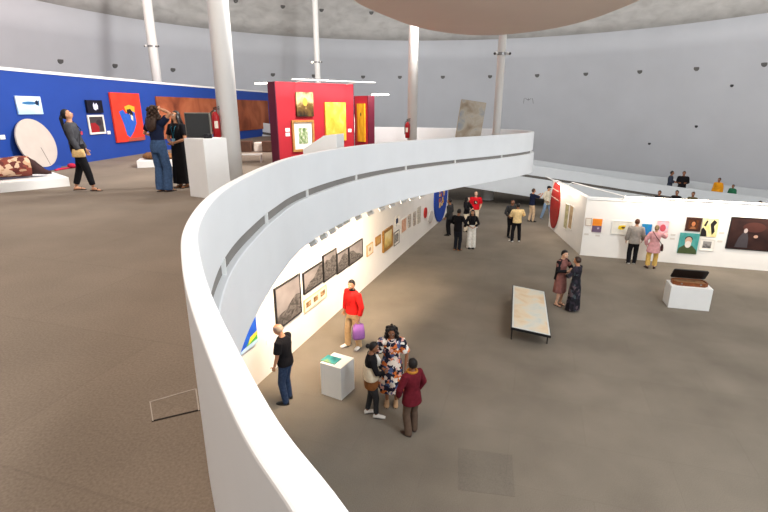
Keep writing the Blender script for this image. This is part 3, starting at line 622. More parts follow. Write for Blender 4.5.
extinguisher((-3.42, 10.14, 1.09), R(20), 'red fire extinguisher on the thick column behind the dark screen')
extinguisher((.76, 16.04, .74), R(-20), 'red fire extinguisher on the white column right of the red walls')
# brackets of the extinguishers sit on the columns
# stools / boxes and low table near the far end of the blue wall
BRN = mat('brown_stool', (78, 52, 40), .8, .15, 8); PALE = mat('pale_stool', (206, 196, 186), .8, .06, 8)
for x, y, w, h, m, l in ((-5.5, 19.7, .42, .42, BRN, 'brown cube stool by the blue wall, left of the pale one'), (-5.02, 19.8, .36, .36, PALE, 'pale cube stool between two brown ones'), (-4.62, 19.6, .42, .42, BRN, 'brown cube stool partly hidden by the red wall'), (-5.9, 20.0, .24, .38, PALE, 'narrow pale cube stool left of the brown one, beside the column')):
    o = MB().box((0, 0, h / 2), (w, w, h)).build('cube_stool', m, bevel=.03); o.location = (x, y, 0); tag(o, l, 'stool', 'cube stools by the blue wall')
t = thing('low_table', 'low white bench table behind the thick column', 'table', (-4.33, 15.8, 0), R(8)); MB().box((0, 0, .24), (.74, .36, .025)).build('tabletop', WHITE, t)
for sx in (-1, 1):
    for sy in (-1, 1): MB().box((sx * .34, sy * .15, .114), (.03, .03, .228)).build('leg', WHITE, t)
# angled white plinth in front of the large red wall
mb = MB(); poly = [(-.34, 0), (.36, 0), (.36, 1.19), (.1, 1.165), (-.34, .9)]; n = 5
mb.add([(x, y, z) for y in (-.22, .22) for x, z in poly], [tuple(range(n)), tuple(range(2 * n - 1, n - 1, -1))] + [(i, i + n, (i + 1) % n + n, (i + 1) % n) for i in range(n)])
o = mb.build('plinth', WHITE, bevel=.005); o.location = (-1.2, 9.7, 0); o.rotation_euler = (0, 0, R(-14)); tag(o, 'white plinth with a sloping top, in front of the large red wall', 'plinth')
# leaning painting near the gallery tip
t = thing('leaning_painting', 'weathered grey-brown painted slab leaning sideways beside the slim column', 'painting', (2.5, 14.95, .52), R(3)); t.rotation_euler = (R(-4), R(8), R(3))
me = MB().box((0, -.031, .68), (.74, .012, 1.36)).mesh('canvas', ramp_mat('art_worn', [(.25, (128, 112, 94)), (.42, (160, 148, 130)), (.55, (182, 174, 160)), (.66, (150, 156, 162)), (.8, (140, 118, 98))], 2.4, 10, .5, coords='Object'))
o = bpy.data.objects.new('canvas', me); COL.objects.link(o); o.parent = t
MB().box((0, .01, .68), (.76, .07, 1.38)).build('stretcher', mat('slab_edge', (176, 164, 146), .7, .1, 8), t)
plinth('plinth', (2.5, 15.0, 0), (1.0, .5), .44, R(3), 'low white plinth under the leaning grey-brown slab, hidden by the parapet')
# floor hatch by the near parapet
t = thing('floor_hatch', 'square metal-edged hatch in the carpet beside the near parapet', 'hatch', (-1.23, 2.44, 0), 0)
q = [(-.16, .03), (.06, .17), (.16, -.05), (-.06, -.15)]
def bar(a, b, w, nm, m, z=.004):
    a = Vector(a); b = Vector(b); d = b - a; MB().box(((a.x + b.x) / 2, (a.y + b.y) / 2, z / 2), (d.length + w, w, z), math.atan2(d.y, d.x)).build(nm, m, t)
FR = mat('worn_metal_edge', (164, 156, 146), .5, .1, 20)
bar(q[0], q[1], .008, 'edge_strip', FR); bar(q[1], q[2], .008, 'edge_strip', FR); bar(q[3], q[0], .006, 'edge_strip', FR)
bar(q[2], q[3], .012, 'edge_gap', mat('gap_dark', (34, 28, 25), .9, .1, 20), .003)
mb = MB(); mb.add([(x, y, .0015) for x, y in q] + [(x, y, .0004) for x, y in q], [(3, 2, 1, 0), (4, 5, 6, 7)] + [(i, (i + 1) % 4, (i + 1) % 4 + 4, i + 4) for i in range(4)]); mb.build('lid', CARPET_UP, t)

# light bars on the display walls
def light_bar(a, b, label, lit=True, arms=(), power=0, tgt=None, col=(1, .86, .7)):
    a = Vector(a); b = Vector(b); t = thing('light_bar', label, 'light bar', (a + b) / 2, 0, 'slim light bars above the display walls'); c = (a + b) / 2
    MB().cyl(a - c, b - c, .022, 10).build('tube', GLOW if lit else WHITE, t)
    for p, q in arms: MB().cyl(Vector(p) - c, Vector(q) - c, .012, 8).build('arm', WHITE, t)
    if power:
        d = bpy.data.lights.new('bar_light', 'AREA'); d.shape = 'RECTANGLE'; d.size = (b - a).length; d.size_y = .05; d.energy = power; d.color = col
        o = bpy.data.objects.new('bar_light', d); COL.objects.link(o); o.parent = t
        zax = -(Vector(tgt) - c).normalized(); xax = (b - a).normalized(); yax = zax.cross(xax).normalized(); xax = yax.cross(zax)
        o.matrix_local = Matrix((xax, yax, zax)).transposed().to_4x4(); o.location = zax * -.04
    return t
p0 = RA - RN * .55; p1 = RBp - RN * .55; z = 2.43
light_bar((p0.x + .15, p0.y + .15, z), (p1.x + .35, p1.y + .25, z), 'long white light bar in front of the large red wall top', False, [((p0.x + .5, p0.y + .42, z), (RA.x + .5, RA.y + .42, 2.38)), ((p1.x - .2, p1.y - .16, z), (RBp.x - .2, RBp.y - .16, 2.38))], 22, ((RA.x + RBp.x) / 2, (RA.y + RBp.y) / 2, .9), (1, .84, .74))
light_bar((-3.30, 14.65, 2.36), (-3.78, 14.95, 2.36), 'short lit light bar behind the left end of the large red wall', True, [((-3.3, 14.65, 2.36), (-3.24, 14.6, 2.36))])
light_bar((-.42, 17.05, 2.10), (.16, 16.9, 2.10), 'short lit light bar at the right end of the small red wall', True, [((-.40, 17.05, 2.10), (-.44, 17.2, 2.075))], 6, (-.9, 17.2, 1.2))
bz = -1.47; u = BA + BD * 1.25 - BN * .55; v = BA + BD * 7.4 - BN * .55
light_bar((u.x, u.y, bz), (v.x, v.y, bz), 'long lit light bar along the front of the right-hand booth', True,
          [((u.x, u.y, bz), ((BA + BD * 1.25).x, (BA + BD * 1.25).y, -1.66)), ((v.x - .6, v.y + .2, bz), ((v + BN * .55).x - .6, (v + BN * .55).y + .2, -1.66))], 64, ((BA + BD * 4).x, (BA + BD * 4).y, -3.0), (1, .85, .68))
u2 = BA + BS * 4.6 + Vector((-.5, 0)); v2 = BA + BS * .9 + Vector((-.5, 0))
light_bar((u2.x, u2.y, -1.45), (v2.x, v2.y, -1.45), 'slim light bar along the side of the right-hand booth by the red disc', False, [((v2.x, v2.y, -1.45), ((BA + BS * .9).x + .1, (BA + BS * .9).y, -1.68)), ((u2.x, u2.y, -1.45), ((BA + BS * 4.6).x + .1, (BA + BS * 4.6).y, -1.68))], 50, ((BA + BS * 2.5).x, (BA + BS * 2.5).y, -3.2), (1, .82, .64))
w1 = BA + BS * 3.0 + BD * .3; w2 = BA + BD * 1.25 - BN * .42
light_bar((w1.x, w1.y, -1.5), (w2.x, w2.y, -1.47), 'slanting white tie bar over the corner of the right-hand booth', False, [((w1.x, w1.y, -1.5), (w1.x - .35, w1.y, -1.7))])

# track spotlights under the gallery
sp0 = None
SPX = [(-1.1, 7.98), (-.97, 8.39), (-.85, 8.84), (-.75, 9.26), (-.65, 9.62), (-.42, 9.98), (-.18, 10.42), (.09, 10.98), (.34, 11.35), (.62, 11.88), (.86, 12.24), (1.14, 12.66)]
ORD = ['first', 'second', 'third', 'fourth', 'fifth', 'sixth', 'seventh', 'eighth', 'ninth', 'tenth', 'eleventh', 'twelfth']
wd = Vector((.352, .936)).normalized(); wn = Vector((wd.y, -wd.x))
for k, (x, y) in enumerate(SPX):
    l = '%s small white track spotlight under the gallery edge, counted from the near end' % ORD[k]
    x -= .12; y += .05
    dist = (Vector((x, y)) - Vector((xw(y), y))).dot(wn); rz = math.atan2(-wn.y, -wn.x)
    if sp0 is None:
        sp0 = thing('track_spotlight', l, 'spotlight', (x, y, -.205), rz, 'track spotlights under the gallery')
        MB().box((0, 0, -.02), (.16, .04, .04)).build('adapter', WHITE, sp0); MB().cyl((0, 0, -.04), (0, 0, -.33), .012, 8).build('stem', CHROME, sp0)
        hd = MB().tube([(-.06, 0, -.32), (.06, 0, -.39)], [.045, .05], 14).build('housing', WHITE, sp0); MB().tube([(.061, 0, -.3905), (.067, 0, -.394)], [.04, .04], 14).build('lens', LENS, hd)
        t = sp0
    else: t = copy_thing(sp0, (x, y, -.205), rz, l)
    yt = y + dist * .36 + .55 * (y - 8) * .9
    lamp('spot_beam', 'SPOT', (x - wn.x * .12, y - wn.y * .12, -.62), (xw(yt) + .25, yt - .1, -3.1), 220 if k > 3 else 180, (1, .78, .55), .06, None, 95, .9)

# ------------------------------------------------------------------ things on the lower floor
plinth('plinth', (-.96, 8.78, -4), (.5, .5), .73, R(-29), 'white plinth with a small sea-green picture on top, near the patterned dress')
me = MB().box((.17, -.13, .006), (.34, .26, .012)).mesh('picture', ramp_mat('art_seagreen', [(.3, (24, 92, 100)), (.5, (70, 160, 160)), (.62, (150, 176, 120)), (.75, (40, 52, 60))], 2.2, 6, .8, coords='Object'))
o = bpy.data.objects.new('flat_picture', me); COL.objects.link(o); o.location = (-1.17, 8.99, -3.27); o.rotation_euler = (0, 0, R(-29)); tag(o, 'small sea-green picture lying flat on the white plinth', 'picture')
q = [(1.15, 6.06), (2.0, 5.92), (2.19, 6.84), (1.29, 7.02)]; mb = MB()
mb.add([(x, y, -3.9995) for x, y in q] + [(x, y, -3.996) for x, y in q], [(3, 2, 1, 0), (4, 5, 6, 7)] + [(i, (i + 1) % 4, (i + 1) % 4 + 4, i + 4) for i in range(4)])
tag(mb.build('carpet_tile', carpet_mat('carpet_tile', (115, 108, 98))), 'slightly darker square carpet tile in the foreground of the lower floor', 'carpet tile')
# tilted display table
t = thing('display_table', 'low black-framed table showing a pale mottled panel, in the open floor', 'table', (3.14, 10.8, -4), 0)
A, B_, D_, C_ = Vector((3.14, 10.8, -3.5)), Vector((4.05, 10.54, -3.607)), Vector((3.93, 13.75, -3.5)), Vector((4.84, 13.49, -3.607))
O = Vector((3.14, 10.8, -4)); X = (B_ - A); Y = (D_ - A); Z = X.cross(Y).normalized()
def pl(m_, u, v, h): return A - O + X * u + Y * v + Z * h
def plate(nm, m, u0, u1, v0, v1, h0, h1):
    mb = MB(); vs = [pl(0, u, v, h) for h in (h0, h1) for u, v in ((u0, v0), (u1, v0), (u1, v1), (u0, v1))]
    mb.add(vs, [(3, 2, 1, 0), (4, 5, 6, 7)] + [(i, (i + 1) % 4, (i + 1) % 4 + 4, i + 4) for i in range(4)]); return mb.build(nm, m, t)
plate('frame', BLACK, 0, 1, 0, 1, -.06, 0)
plate('border', mat('panel_border', (206, 208, 204), .6, .03, 5), .02, .98, .008, .992, 0, .006)
plate('panel', ramp_mat('art_mottled', [(.3, (176, 190, 192)), (.44, (204, 202, 190)), (.55, (214, 198, 172)), (.66, (208, 184, 152)), (.78, (186, 194, 192))], 1.6, 9, .5, coords='Object'), .06, .94, .025, .975, .006, .009)
for u in (.04, .96):
    for v in (.12, .88):
        p = pl(0, u, v, -.06); MB().cyl((p.x, p.y, 0), (p.x, p.y, p.z), .018, 8).build('leg', BLACK, t)
# open case on a plinth
cr = math.atan2(-.29, 1.04); cu = Vector((math.cos(cr), math.sin(cr))); cv = Vector((-cu.y, cu.x)); pc = Vector((8.44, 13.2)) + cu * .54 + cv * .29
plinth('plinth', (pc.x, pc.y, -4), (1.08, .58), .68, cr, 'white plinth under the open wooden case, right of centre')
t = thing('open_case', 'brown wooden case with its black lid propped open on a white plinth', 'case', (pc.x, pc.y + .03, -3.32), cr)
def caseout(s_=1): return [(-.46 * s_, -.1 * s_), (-.34 * s_, -.21 * s_), (.36 * s_, -.21 * s_), (.46 * s_, -.12 * s_), (.46 * s_, .1 * s_), (.36 * s_, .2 * s_), (-.34 * s_, .2 * s_), (-.46 * s_, .1 * s_)]
mb = MB(); o1, i1 = caseout(), caseout(.93); n = 8
mb.add([(x, y, 0) for x, y in o1] + [(x, y, .11) for x, y in o1] + [(x, y, .11) for x, y in i1] + [(x, y, .025) for x, y in i1],
       [tuple(range(n))[::-1]] + [(k * n + i, k * n + (i + 1) % n, (k + 1) * n + (i + 1) % n, (k + 1) * n + i) for k in range(3) for i in range(n)] + [tuple(range(3 * n, 4 * n))])
mb.build('tray', mat('case_brown', (128, 72, 38), .5, .25, 12), t)
mb = MB(); i2 = caseout(.9); mb.add([(x, y, .026) for x, y in i2] + [(x, y, .085) for x, y in i2], [tuple(range(n))[::-1], tuple(range(n, 2 * n))] + [(i, (i + 1) % n, (i + 1) % n + n, i + n) for i in range(n)]); mb.build('lining', mat('case_lining', (150, 110, 76), .8, .3, 9), t)
ca, sa = math.cos(R(52)), math.sin(R(52)); mb = MB(); vs = []
for hh in (0, .035):
    for x, y in [(-.46, -.17), (-.42, -.21), (.42, -.21), (.46, -.17), (.46, .17), (.42, .2), (-.42, .2), (-.46, .17)]:
        q = .2 - y; vs.append((x, .2 - q * ca + hh * sa, .115 + q * sa + hh * ca))
mb.add(vs, [tuple(range(n))[::-1], tuple(range(n, 2 * n))] + [(i, (i + 1) % n, (i + 1) % n + n, i + n) for i in range(n)]); mb.build('lid', BLACK, t)
for s_ in (-1, 1): MB().box((s_ * .25, -.218, .07), (.05, .012, .04)).build('latch', CHROME, t)
#PART3
# ------------------------------------------------------------------ people
PENDING = []
def fuse(mb, name, mats, voxel, smooth_it=2, parent=None, wrinkle=0.0, seed=0):
    """join the overlapping pieces of one garment or body into one continuous skin"""
    me = mb.mesh(name, mats); o = bpy.data.objects.new(name, me); COL.objects.link(o)
    r = o.modifiers.new('r', 'REMESH'); r.mode = 'VOXEL'; r.voxel_size = voxel; r.use_smooth_shade = True
    if smooth_it:
        s = o.modifiers.new('s', 'SMOOTH'); s.iterations = smooth_it; s.factor = .5
    PENDING.append((o, wrinkle, seed))
    if parent: o.parent = parent
    return o
SKIN = dict(light=mat('skin_light', (214, 168, 140), .5, .04, 20), tan=mat('skin_tan', (188, 136, 104), .5, .04, 20), brown=mat('skin_brown', (138, 92, 66), .5, .05, 20), dark=mat('skin_dark', (98, 64, 46), .5, .05, 20))
HAIR = dict(black=mat('hair_black', (26, 21, 20), .45, .3, 30), brown=mat('hair_brown', (58, 40, 30), .5, .3, 30), grey=mat('hair_grey', (172, 150, 130), .6, .25, 30), auburn=mat('hair_auburn', (84, 50, 34), .5, .3, 30), sandy=mat('hair_sandy', (138, 112, 80), .6, .25, 30))
SOLE = mat('shoe_sole', (70, 64, 60), .7, .1, 9)
EYEW = mat('eye_white', (226, 222, 216), .3, .02, 9); IRIS = mat('eye_iris', (40, 28, 22), .2, .1, 9); LIPS = mat('lip', (150, 82, 76), .5, .05, 9)
def ik(S, T, l1, l2, hint):
    S, T, hint = Vector(S), Vector(T), Vector(hint); d = T - S; L = min(d.length, (l1 + l2) * .995); u = d.normalized(); T = S + u * L
    a = (l1 * l1 - l2 * l2 + L * L) / (2 * L); h = math.sqrt(max(0, l1 * l1 - a * a)); hp = (hint - u * hint.dot(u))
    hp = hp.normalized() if hp.length > 1e-4 else Vector((0, 1, 0)); return S + u * a + hp * h, T
PERSON_N = [0]
def person(label, loc, face, H=1.68, sex='f', skin='tan', lean=0, side=0, feet=((-.09, 0, 0), (.09, 0, 0)), hands=((-.27, .03, .84), (.27, .03, .84)), elbows=((-.5, -1, 0), (.5, -1, 0)), curl=(25, 25),
           head=(0, 0), hair=('short', 'black'), top=None, bottom=None, dress=None, shoes=None, group=None, voxel=.012, build=1.0, extras=None, low_detail=False, palms=(None, None)):
    """local frame: facing +Y, X to the person's right; 1.7 m units scaled to H"""
    PERSON_N[0] += 1; seed = PERSON_N[0] * 3.7; k = H / 1.7
    f = Vector(face).normalized(); t = thing('person', label, 'person', loc, math.atan2(f.y, f.x) - math.pi / 2, group)
    sk = SKIN[skin]; tl = math.tan(R(lean)); ts = math.tan(R(side)); fem = sex == 'f'
    ac = Vector(((feet[0][0] + feet[1][0]) / 2, (feet[0][1] + feet[1][1]) / 2, 0))
    def sp(z): # spine point: hips lie over the feet, the trunk leans from there
        q = max(0, z - .9); return Vector((ac.x + ts * q, ac.y + tl * q, z))
    def S_(v): return Vector(v) * k
    X, Y, Zv = Vector((1, 0, 0)), Vector((0, 1, 0)), Vector((0, 0, 1))
    b = build; shw = (.165 if fem else .185) * (1 + (b - 1) * .4)
    tr = [(.80, .155, .105), (.88, .168 if fem else .16, .118), (.95, .165 if fem else .155, .115), (1.06, .128 if fem else .145, .098), (1.18, .14 if fem else .155, .108), (1.28, .152 if fem else .17, .115), (1.36, .15 if fem else .17, .098), (1.42, .11, .075)]
    tr = [(z, rx * (1 + (b - 1) * .6), ry * (1 + (b - 1) * 1.1)) for z, rx, ry in tr]
    sh = [sp(1.375) + Vector((s * shw, 0, 0)) for s in (-1, 1)]; hip = [sp(.9) + Vector((s * .085, 0, -.02)) for s in (-1, 1)]
    el, wr = [None] * 2, [None] * 2
    for i in (0, 1):
        tgt = Vector(hands[i]); el[i], wr[i] = ik(sh[i], tgt, .285, .25, elbows[i])
    kn, an = [None] * 2, [None] * 2
    for i in (0, 1):
        kn[i], an[i] = ik(hip[i], Vector((feet[i][0], feet[i][1], .075)), .407, .407, (0.1 * (-1, 1)[i] + math.sin(R(-feet[i][2])) , 1, 0))
    hz = sp(1.50); hy, hp_ = R(head[0]), R(head[1]); HM = Matrix.Rotation(hy, 3, 'Z') @ Matrix.Rotation(hp_, 3, 'X')
    neckb = sp(1.44); hc = neckb + Vector((0, .012 + tl * .05, .04)) + HM @ Vector((0, .018, .115))
    # ---- body: one continuous surface
    mb = MB(); E = .93
    mb.loft([(sp(z), X, Y, rx * E, ry * E) for z, rx, ry in tr] + [(sp(1.455), X, Y, .062, .058), (sp(1.50) + Vector((0, .012, 0)), X, Y, .05, .052), (hc + HM @ Vector((0, -.018, -.06)), X, Y, .05, .055)], 16)
    def headshape(p):
        z = p.z / .115
        if z < 0: p.x *= 1 + .30 * z * abs(z); p.y = p.y * (1 + .12 * z) + (.012 * -z if p.y > 0 else .02 * -z)
        return p
    mb.ball(hc, (.074, .093, .115), 20, 14, M=HM, fn=headshape)
    mb.tube([hc + HM @ Vector(p) for p in ((0, .088, .018), (0, .10, -.008), (0, .104, -.02), (0, .088, -.03))], [.008, .013, .016, .012], 8)
    mb.tube([hc + HM @ Vector(p) for p in ((-.03, .083, -.058), (0, .094, -.058), (.03, .083, -.058))], [.006, .010, .006], 8)
    for s in (-1, 1): mb.ball(hc + HM @ Vector((s * .074, -.008, -.005)), (.012, .02, .032), 8, 6, M=HM)
    for i, s in enumerate((-1, 1)):
        mb.tube([sh[i] + Vector((-s * .05, 0, .0)), sh[i], sh[i].lerp(el[i], .4), el[i], el[i].lerp(wr[i], .4), wr[i]], [.05, .052 * (b ** .5), .046 * (b ** .5), .037, .036, .025], 12)
        d = (wr[i] - el[i]).normalized()
        n = palms[i] or Vector((-s, .25, 0)); n = Vector(n); n = (n - d * n.dot(d)).normalized(); w = d.cross(n)
        if w.dot(Vector((0, 1, 0))) < 0: w = -w          # index side towards the front
        p0 = wr[i] - d * .01
        mb.loft([(p0, w, n, .024, .019), (p0 + d * .04, w, n, .036, .017), (p0 + d * .085, w, n, .041, .015), (p0 + d * .1, w, n, .038, .012)], 10)
        cu = R(curl[i])
        for j, L in enumerate((.072, .082, .076, .06)):
            q = p0 + d * .092 + w * (.03 - .02 * j); dd = d.copy(); pts = [q - d * .02, q]; 
            for m_, fr in enumerate((.45, .32, .23)):
                a = cu * (m_ + .5); dd = d * math.cos(a) + n * math.sin(a); q = q + dd * (L * fr); pts.append(q)
            mb.tube(pts, [.009, .0095, .009, .008, .0065], 7)
        q = p0 + d * .03 + w * .028; pts = [q - w * .012, q]
        for fr, o_ in ((.035, .75), (.03, .45), (.024, .25)):
            q = q + (d * (1 - o_ * .5) + w * o_ + n * .35).normalized() * fr; pts.append(q)
        mb.tube(pts, [.012, .0125, .011, .010, .008], 7)
        # leg and foot
        mb.tube([hip[i] + Vector((0, 0, .05)), hip[i], hip[i].lerp(kn[i], .5), kn[i], kn[i].lerp(an[i], .3), kn[i].lerp(an[i], .7), an[i]], [.075, .082, .07, .052, .052, .038, .034], 12)
        yw = R(feet[i][2]); fd = Vector((-math.sin(yw), math.cos(yw), 0)); fs2 = Vector((fd.y, -fd.x, 0)); a0 = Vector((an[i].x, an[i].y, 0))
        mb.loft([(a0 - fd * .05 + Zv * .035, fs2, Zv, .026, .03), (a0 - fd * .02 + Zv * .045, fs2, Zv, .033, .04), (a0 + fd * .05 + Zv * .038, fs2, Zv, .036, .034), (a0 + fd * .12 + Zv * .024, fs2, Zv, .042, .02), (a0 + fd * .17 + Zv * .016, fs2, Zv, .03, .012)], 12)
    mb.v = [tuple(c * k for c in v) for v in mb.v]
    fuse(mb, 'body', sk, voxel * .8, 2, t)
    def put(m_, nm, mats, smooth=True, parent=t):
        m_.v = [tuple(c * k for c in v) for v in m_.v]; return m_.build(nm, mats, parent, smooth=smooth)
    def fput(m_, nm, mats, vox=voxel, wr_=.006):
        m_.v = [tuple(c * k for c in v) for v in m_.v]; return fuse(m_, nm, mats, vox, 2, t, wr_, seed)
    # ---- face
    if not low_detail:
        for s in (-1, 1):
            m_ = MB(); c = hc + HM @ Vector((s * .03, .078, .012)); m_.ball(c, (.0135, .0135, .0125), 10, 8); e_ = put(m_, 'eye', EYEW); m_ = MB().ball(c + HM @ Vector((0, .0075, 0)), (.0075, .0078, .0075), 8, 6); put(m_, 'iris', IRIS, True, e_)
            m_ = MB().tube([hc + HM @ Vector(p) for p in ((s * .014, .09, .033), (s * .032, .086, .039), (s * .05, .072, .033))], [.004, .0055, .003], 6); put(m_, 'eyebrow', HAIR['black'] if hair[1] != 'grey' else HAIR['grey'])
        m_ = MB().tube([hc + HM @ Vector(p) for p in ((-.024, .089, -.058), (0, .1025, -.058), (.024, .089, -.058))], [.003, .007, .003], 8, flat=.8); put(m_, 'mouth', LIPS)
    # ---- hair
    kind, hcol = hair; hm = HAIR[hcol]; m_ = MB()
    big = {'short': 1.0, 'long': 1.02, 'bun': 1.0, 'curly': 1.1, 'curlylong': 1.08, 'ponytail': 1.0, 'bald': .99}[kind]
    def cap(p):
        zr, yr = p.z, p.y
        if zr < .062: p.y = min(p.y, .045 - (.062 - zr) * .55)
        low = -.065 if kind in ('short', 'bald', 'curly') else -.085
        if zr < low: p.z = low
        if kind == 'bald': p.z = min(p.z, .062)
        if kind.startswith('curly'):
            q = 1 + .10 * noise.noise(p * 34 + Vector((seed, 0, 0))); p = p * q
        return p
    if kind == 'curly': m_.ball(hc + HM @ Vector((0, -.018, .022)), (.098, .105, .118), 26, 18, M=HM, fn=cap)
    else: m_.ball(hc + HM @ Vector((0, -.012, .018)), (.084 * big, .1 * big, .113 * big), 22, 14, M=HM, fn=cap)
    bk = lambda x, y, z: sp(z) + Vector((x, y, 0))
    def strand(pts, ru, rv, n=12):
        m_.loft([(p, X, Y, a, c) for p, a, c in zip(pts, ru, rv)], n, fold=(lambda q, a: .16 * math.sin(5 * a + q * 1.3)) if kind == 'curlylong' else (lambda q, a: .05 * math.sin(7 * a)))
    if kind in ('long', 'curlylong'):
        w_ = 1.35 if kind == 'curlylong' else 1.0
        strand([hc + HM @ Vector((0, -.05, .05)), hc + HM @ Vector((0, -.07, -.05)), bk(0, -.1, 1.44), bk(0, -.125, 1.34), bk(0, -.13, 1.27 if kind == 'curlylong' else 1.22), bk(0, -.12, 1.22 if kind == 'curlylong' else 1.14)], [.06, .085 * w_, .095 * w_, .1 * w_, .085 * w_, .04], [.04, .05, .05, .04, .03, .02])
        for s in (-1, 1): strand([hc + HM @ Vector((s * .06, .0, .05)), hc + HM @ Vector((s * .085, .0, -.04)), sp(1.44) + Vector((s * .1, .02, 0)), sp(1.34) + Vector((s * .105, .085, 0)), sp(1.24) + Vector((s * .09, .11, 0))], [.02, .026 * w_, .03 * w_, .028 * w_, .012], [.05, .045, .035, .025, .012], 10)
    if kind == 'bun': m_.ball(hc + HM @ Vector((0, -.125, .0)), (.052, .05, .05), 14, 10, fn=lambda p: p * (1 + .08 * noise.noise(p * 50)))
    if kind == 'ponytail': m_.tube([hc + HM @ Vector((0, -.09, .04)), hc + HM @ Vector((0, -.14, -.02)), bk(0, -.14, 1.38), bk(0, -.13, 1.2), bk(0, -.125, 1.08)], [.03, .036, .034, .03, .01], 10)
    if kind == 'curlylong':
        for q in range(46):
            a_ = q * 2.399; hgt = .10 - .30 * q / 46; rr_ = .088 + .05 * (q / 46)
            P_ = Vector((rr_ * math.cos(a_), rr_ * math.sin(a_) - .025, hgt))
            if P_.y > .03 and P_.z < .075: P_.y = -.03
            m_.ball(hc + HM @ P_, (.03, .03, .034), 8, 6)
    put(m_, 'hair', hm)
    # ---- clothes
    def trunk(m_, zlo, grow, ztop=1.42, flare=0.0):
        rr = [(z, rx, ry) for z, rx, ry in tr if z > max(zlo, .86) and z <= ztop]
        base = [r_ for r_ in tr if r_[0] > .86][0]
        lo = [(zlo, base[1] + flare, base[2] + flare)]
        if zlo < .8: lo.append((.86, base[1] + flare * .3, base[2] + flare * .3))
        rr = lo + rr
        m_.loft([(sp(z) if z >= .86 else Vector((ac.x, ac.y, z)), X, Y, rx + grow, ry + grow) for z, rx, ry in rr] + ([(sp(1.452), X, Y, .078 + grow * .3, .07 + grow * .3)] if ztop > 1.4 else []), 24)
    def sleeves(m_, frac, grow):
        for i, s in enumerate((-1, 1)):
            P = [sh[i] + Vector((-s * .06, 0, .01)), sh[i] + Vector((0, 0, .004)), sh[i].lerp(el[i], .45), el[i]]; rd = [.055, .058 * (b ** .5), .052 * (b ** .5), .045]
            if frac <= .5: P = P[:2] + [sh[i].lerp(el[i], frac * 1.0), sh[i].lerp(el[i], min(1, frac * 2))]; rd = [.055, .058 * (b ** .5), .056 * (b ** .5), .054 * (b ** .5)]
            else: P += [el[i].lerp(wr[i], .5), el[i].lerp(wr[i], min(.97, (frac - .5) * 2))]; rd += [.04, .035]
            m_.tube(P, [r_ + grow for r_ in rd], 14)
    if bottom:
        m_ = MB(); g = bottom.get('grow', .012); hem = bottom.get('hem', 0.05); wd_ = bottom.get('wide', 0)
        m_.loft([(sp(z), X, Y, rx + g, ry + g) for z, rx, ry in tr[:4]], 20)
        if bottom.get('kind', 'trousers') == 'trousers':
            for i in (0, 1):
                low = an[i].lerp(kn[i], max(0, (hem - .05) / .42)) + (Vector((0, 0, -.045)) if hem <= .05 else Vector())
                m_.tube([hip[i] + Vector((0, 0, .06)), hip[i] - Vector((0, 0, .02)), hip[i].lerp(kn[i], .5), kn[i], kn[i].lerp(low, .5), low], [.085 + g * .5, .092 + g * .4, .076 + g, .058 + g + wd_ * .4, .05 + g + wd_ * .8, .044 + g * .8 + wd_], 14)
            fput(m_, 'trousers', bottom['mat'], wr_=.007)
        else:
            z0 = bottom['hem']; fl = bottom.get('flare', .06)
            m_.loft([(Vector((ac.x, ac.y, z0)), X, Y, .17 + fl, .13 + fl), (Vector((ac.x, ac.y, (z0 + .86) / 2)), X, Y, .175 + fl * .6, .13 + fl * .6), (sp(.88), X, Y, .182, .132), (sp(.95), X, Y, .178, .127)], 24, fold=lambda q, a: (.06, .04, 0, 0)[q] * math.sin(7 * a)); fput(m_, 'skirt', bottom['mat'])
    if top:
        m_ = MB(); g = top.get('grow', .014); trunk(m_, top.get('hem', .88), g, flare=top.get('flare', 0)); sleeves(m_, top.get('sleeve', .25), g)
        fput(m_, top.get('name', 'shirt'), top['mat'], wr_=.008)
    if dress:
        m_ = MB(); g = .013; trunk(m_, .95, g); sleeves(m_, dress.get('sleeve', .2), g + dress.get('puff', 0)); z0 = dress['hem']; fl = dress.get('flare', .1)
        m_.loft([(Vector((ac.x, ac.y, z0)), X, Y, .17 + fl, .13 + fl), (Vector((ac.x, ac.y, z0 + .25)), X, Y, .17 + fl * .75, .13 + fl * .75), (Vector((ac.x, ac.y, .72)), X, Y, .185 + fl * .3, .14 + fl * .35), (sp(.9), X, Y, .186 * (1 + (b - 1) * .6), .135 * b), (sp(1.0), X, Y, .165 * (1 + (b - 1) * .6), .122 * b)], 32, fold=lambda q, a: (.07, .05, .025, 0, 0)[q] * math.sin(8 * a + 1)); fput(m_, 'dress', dress['mat'], wr_=.006)
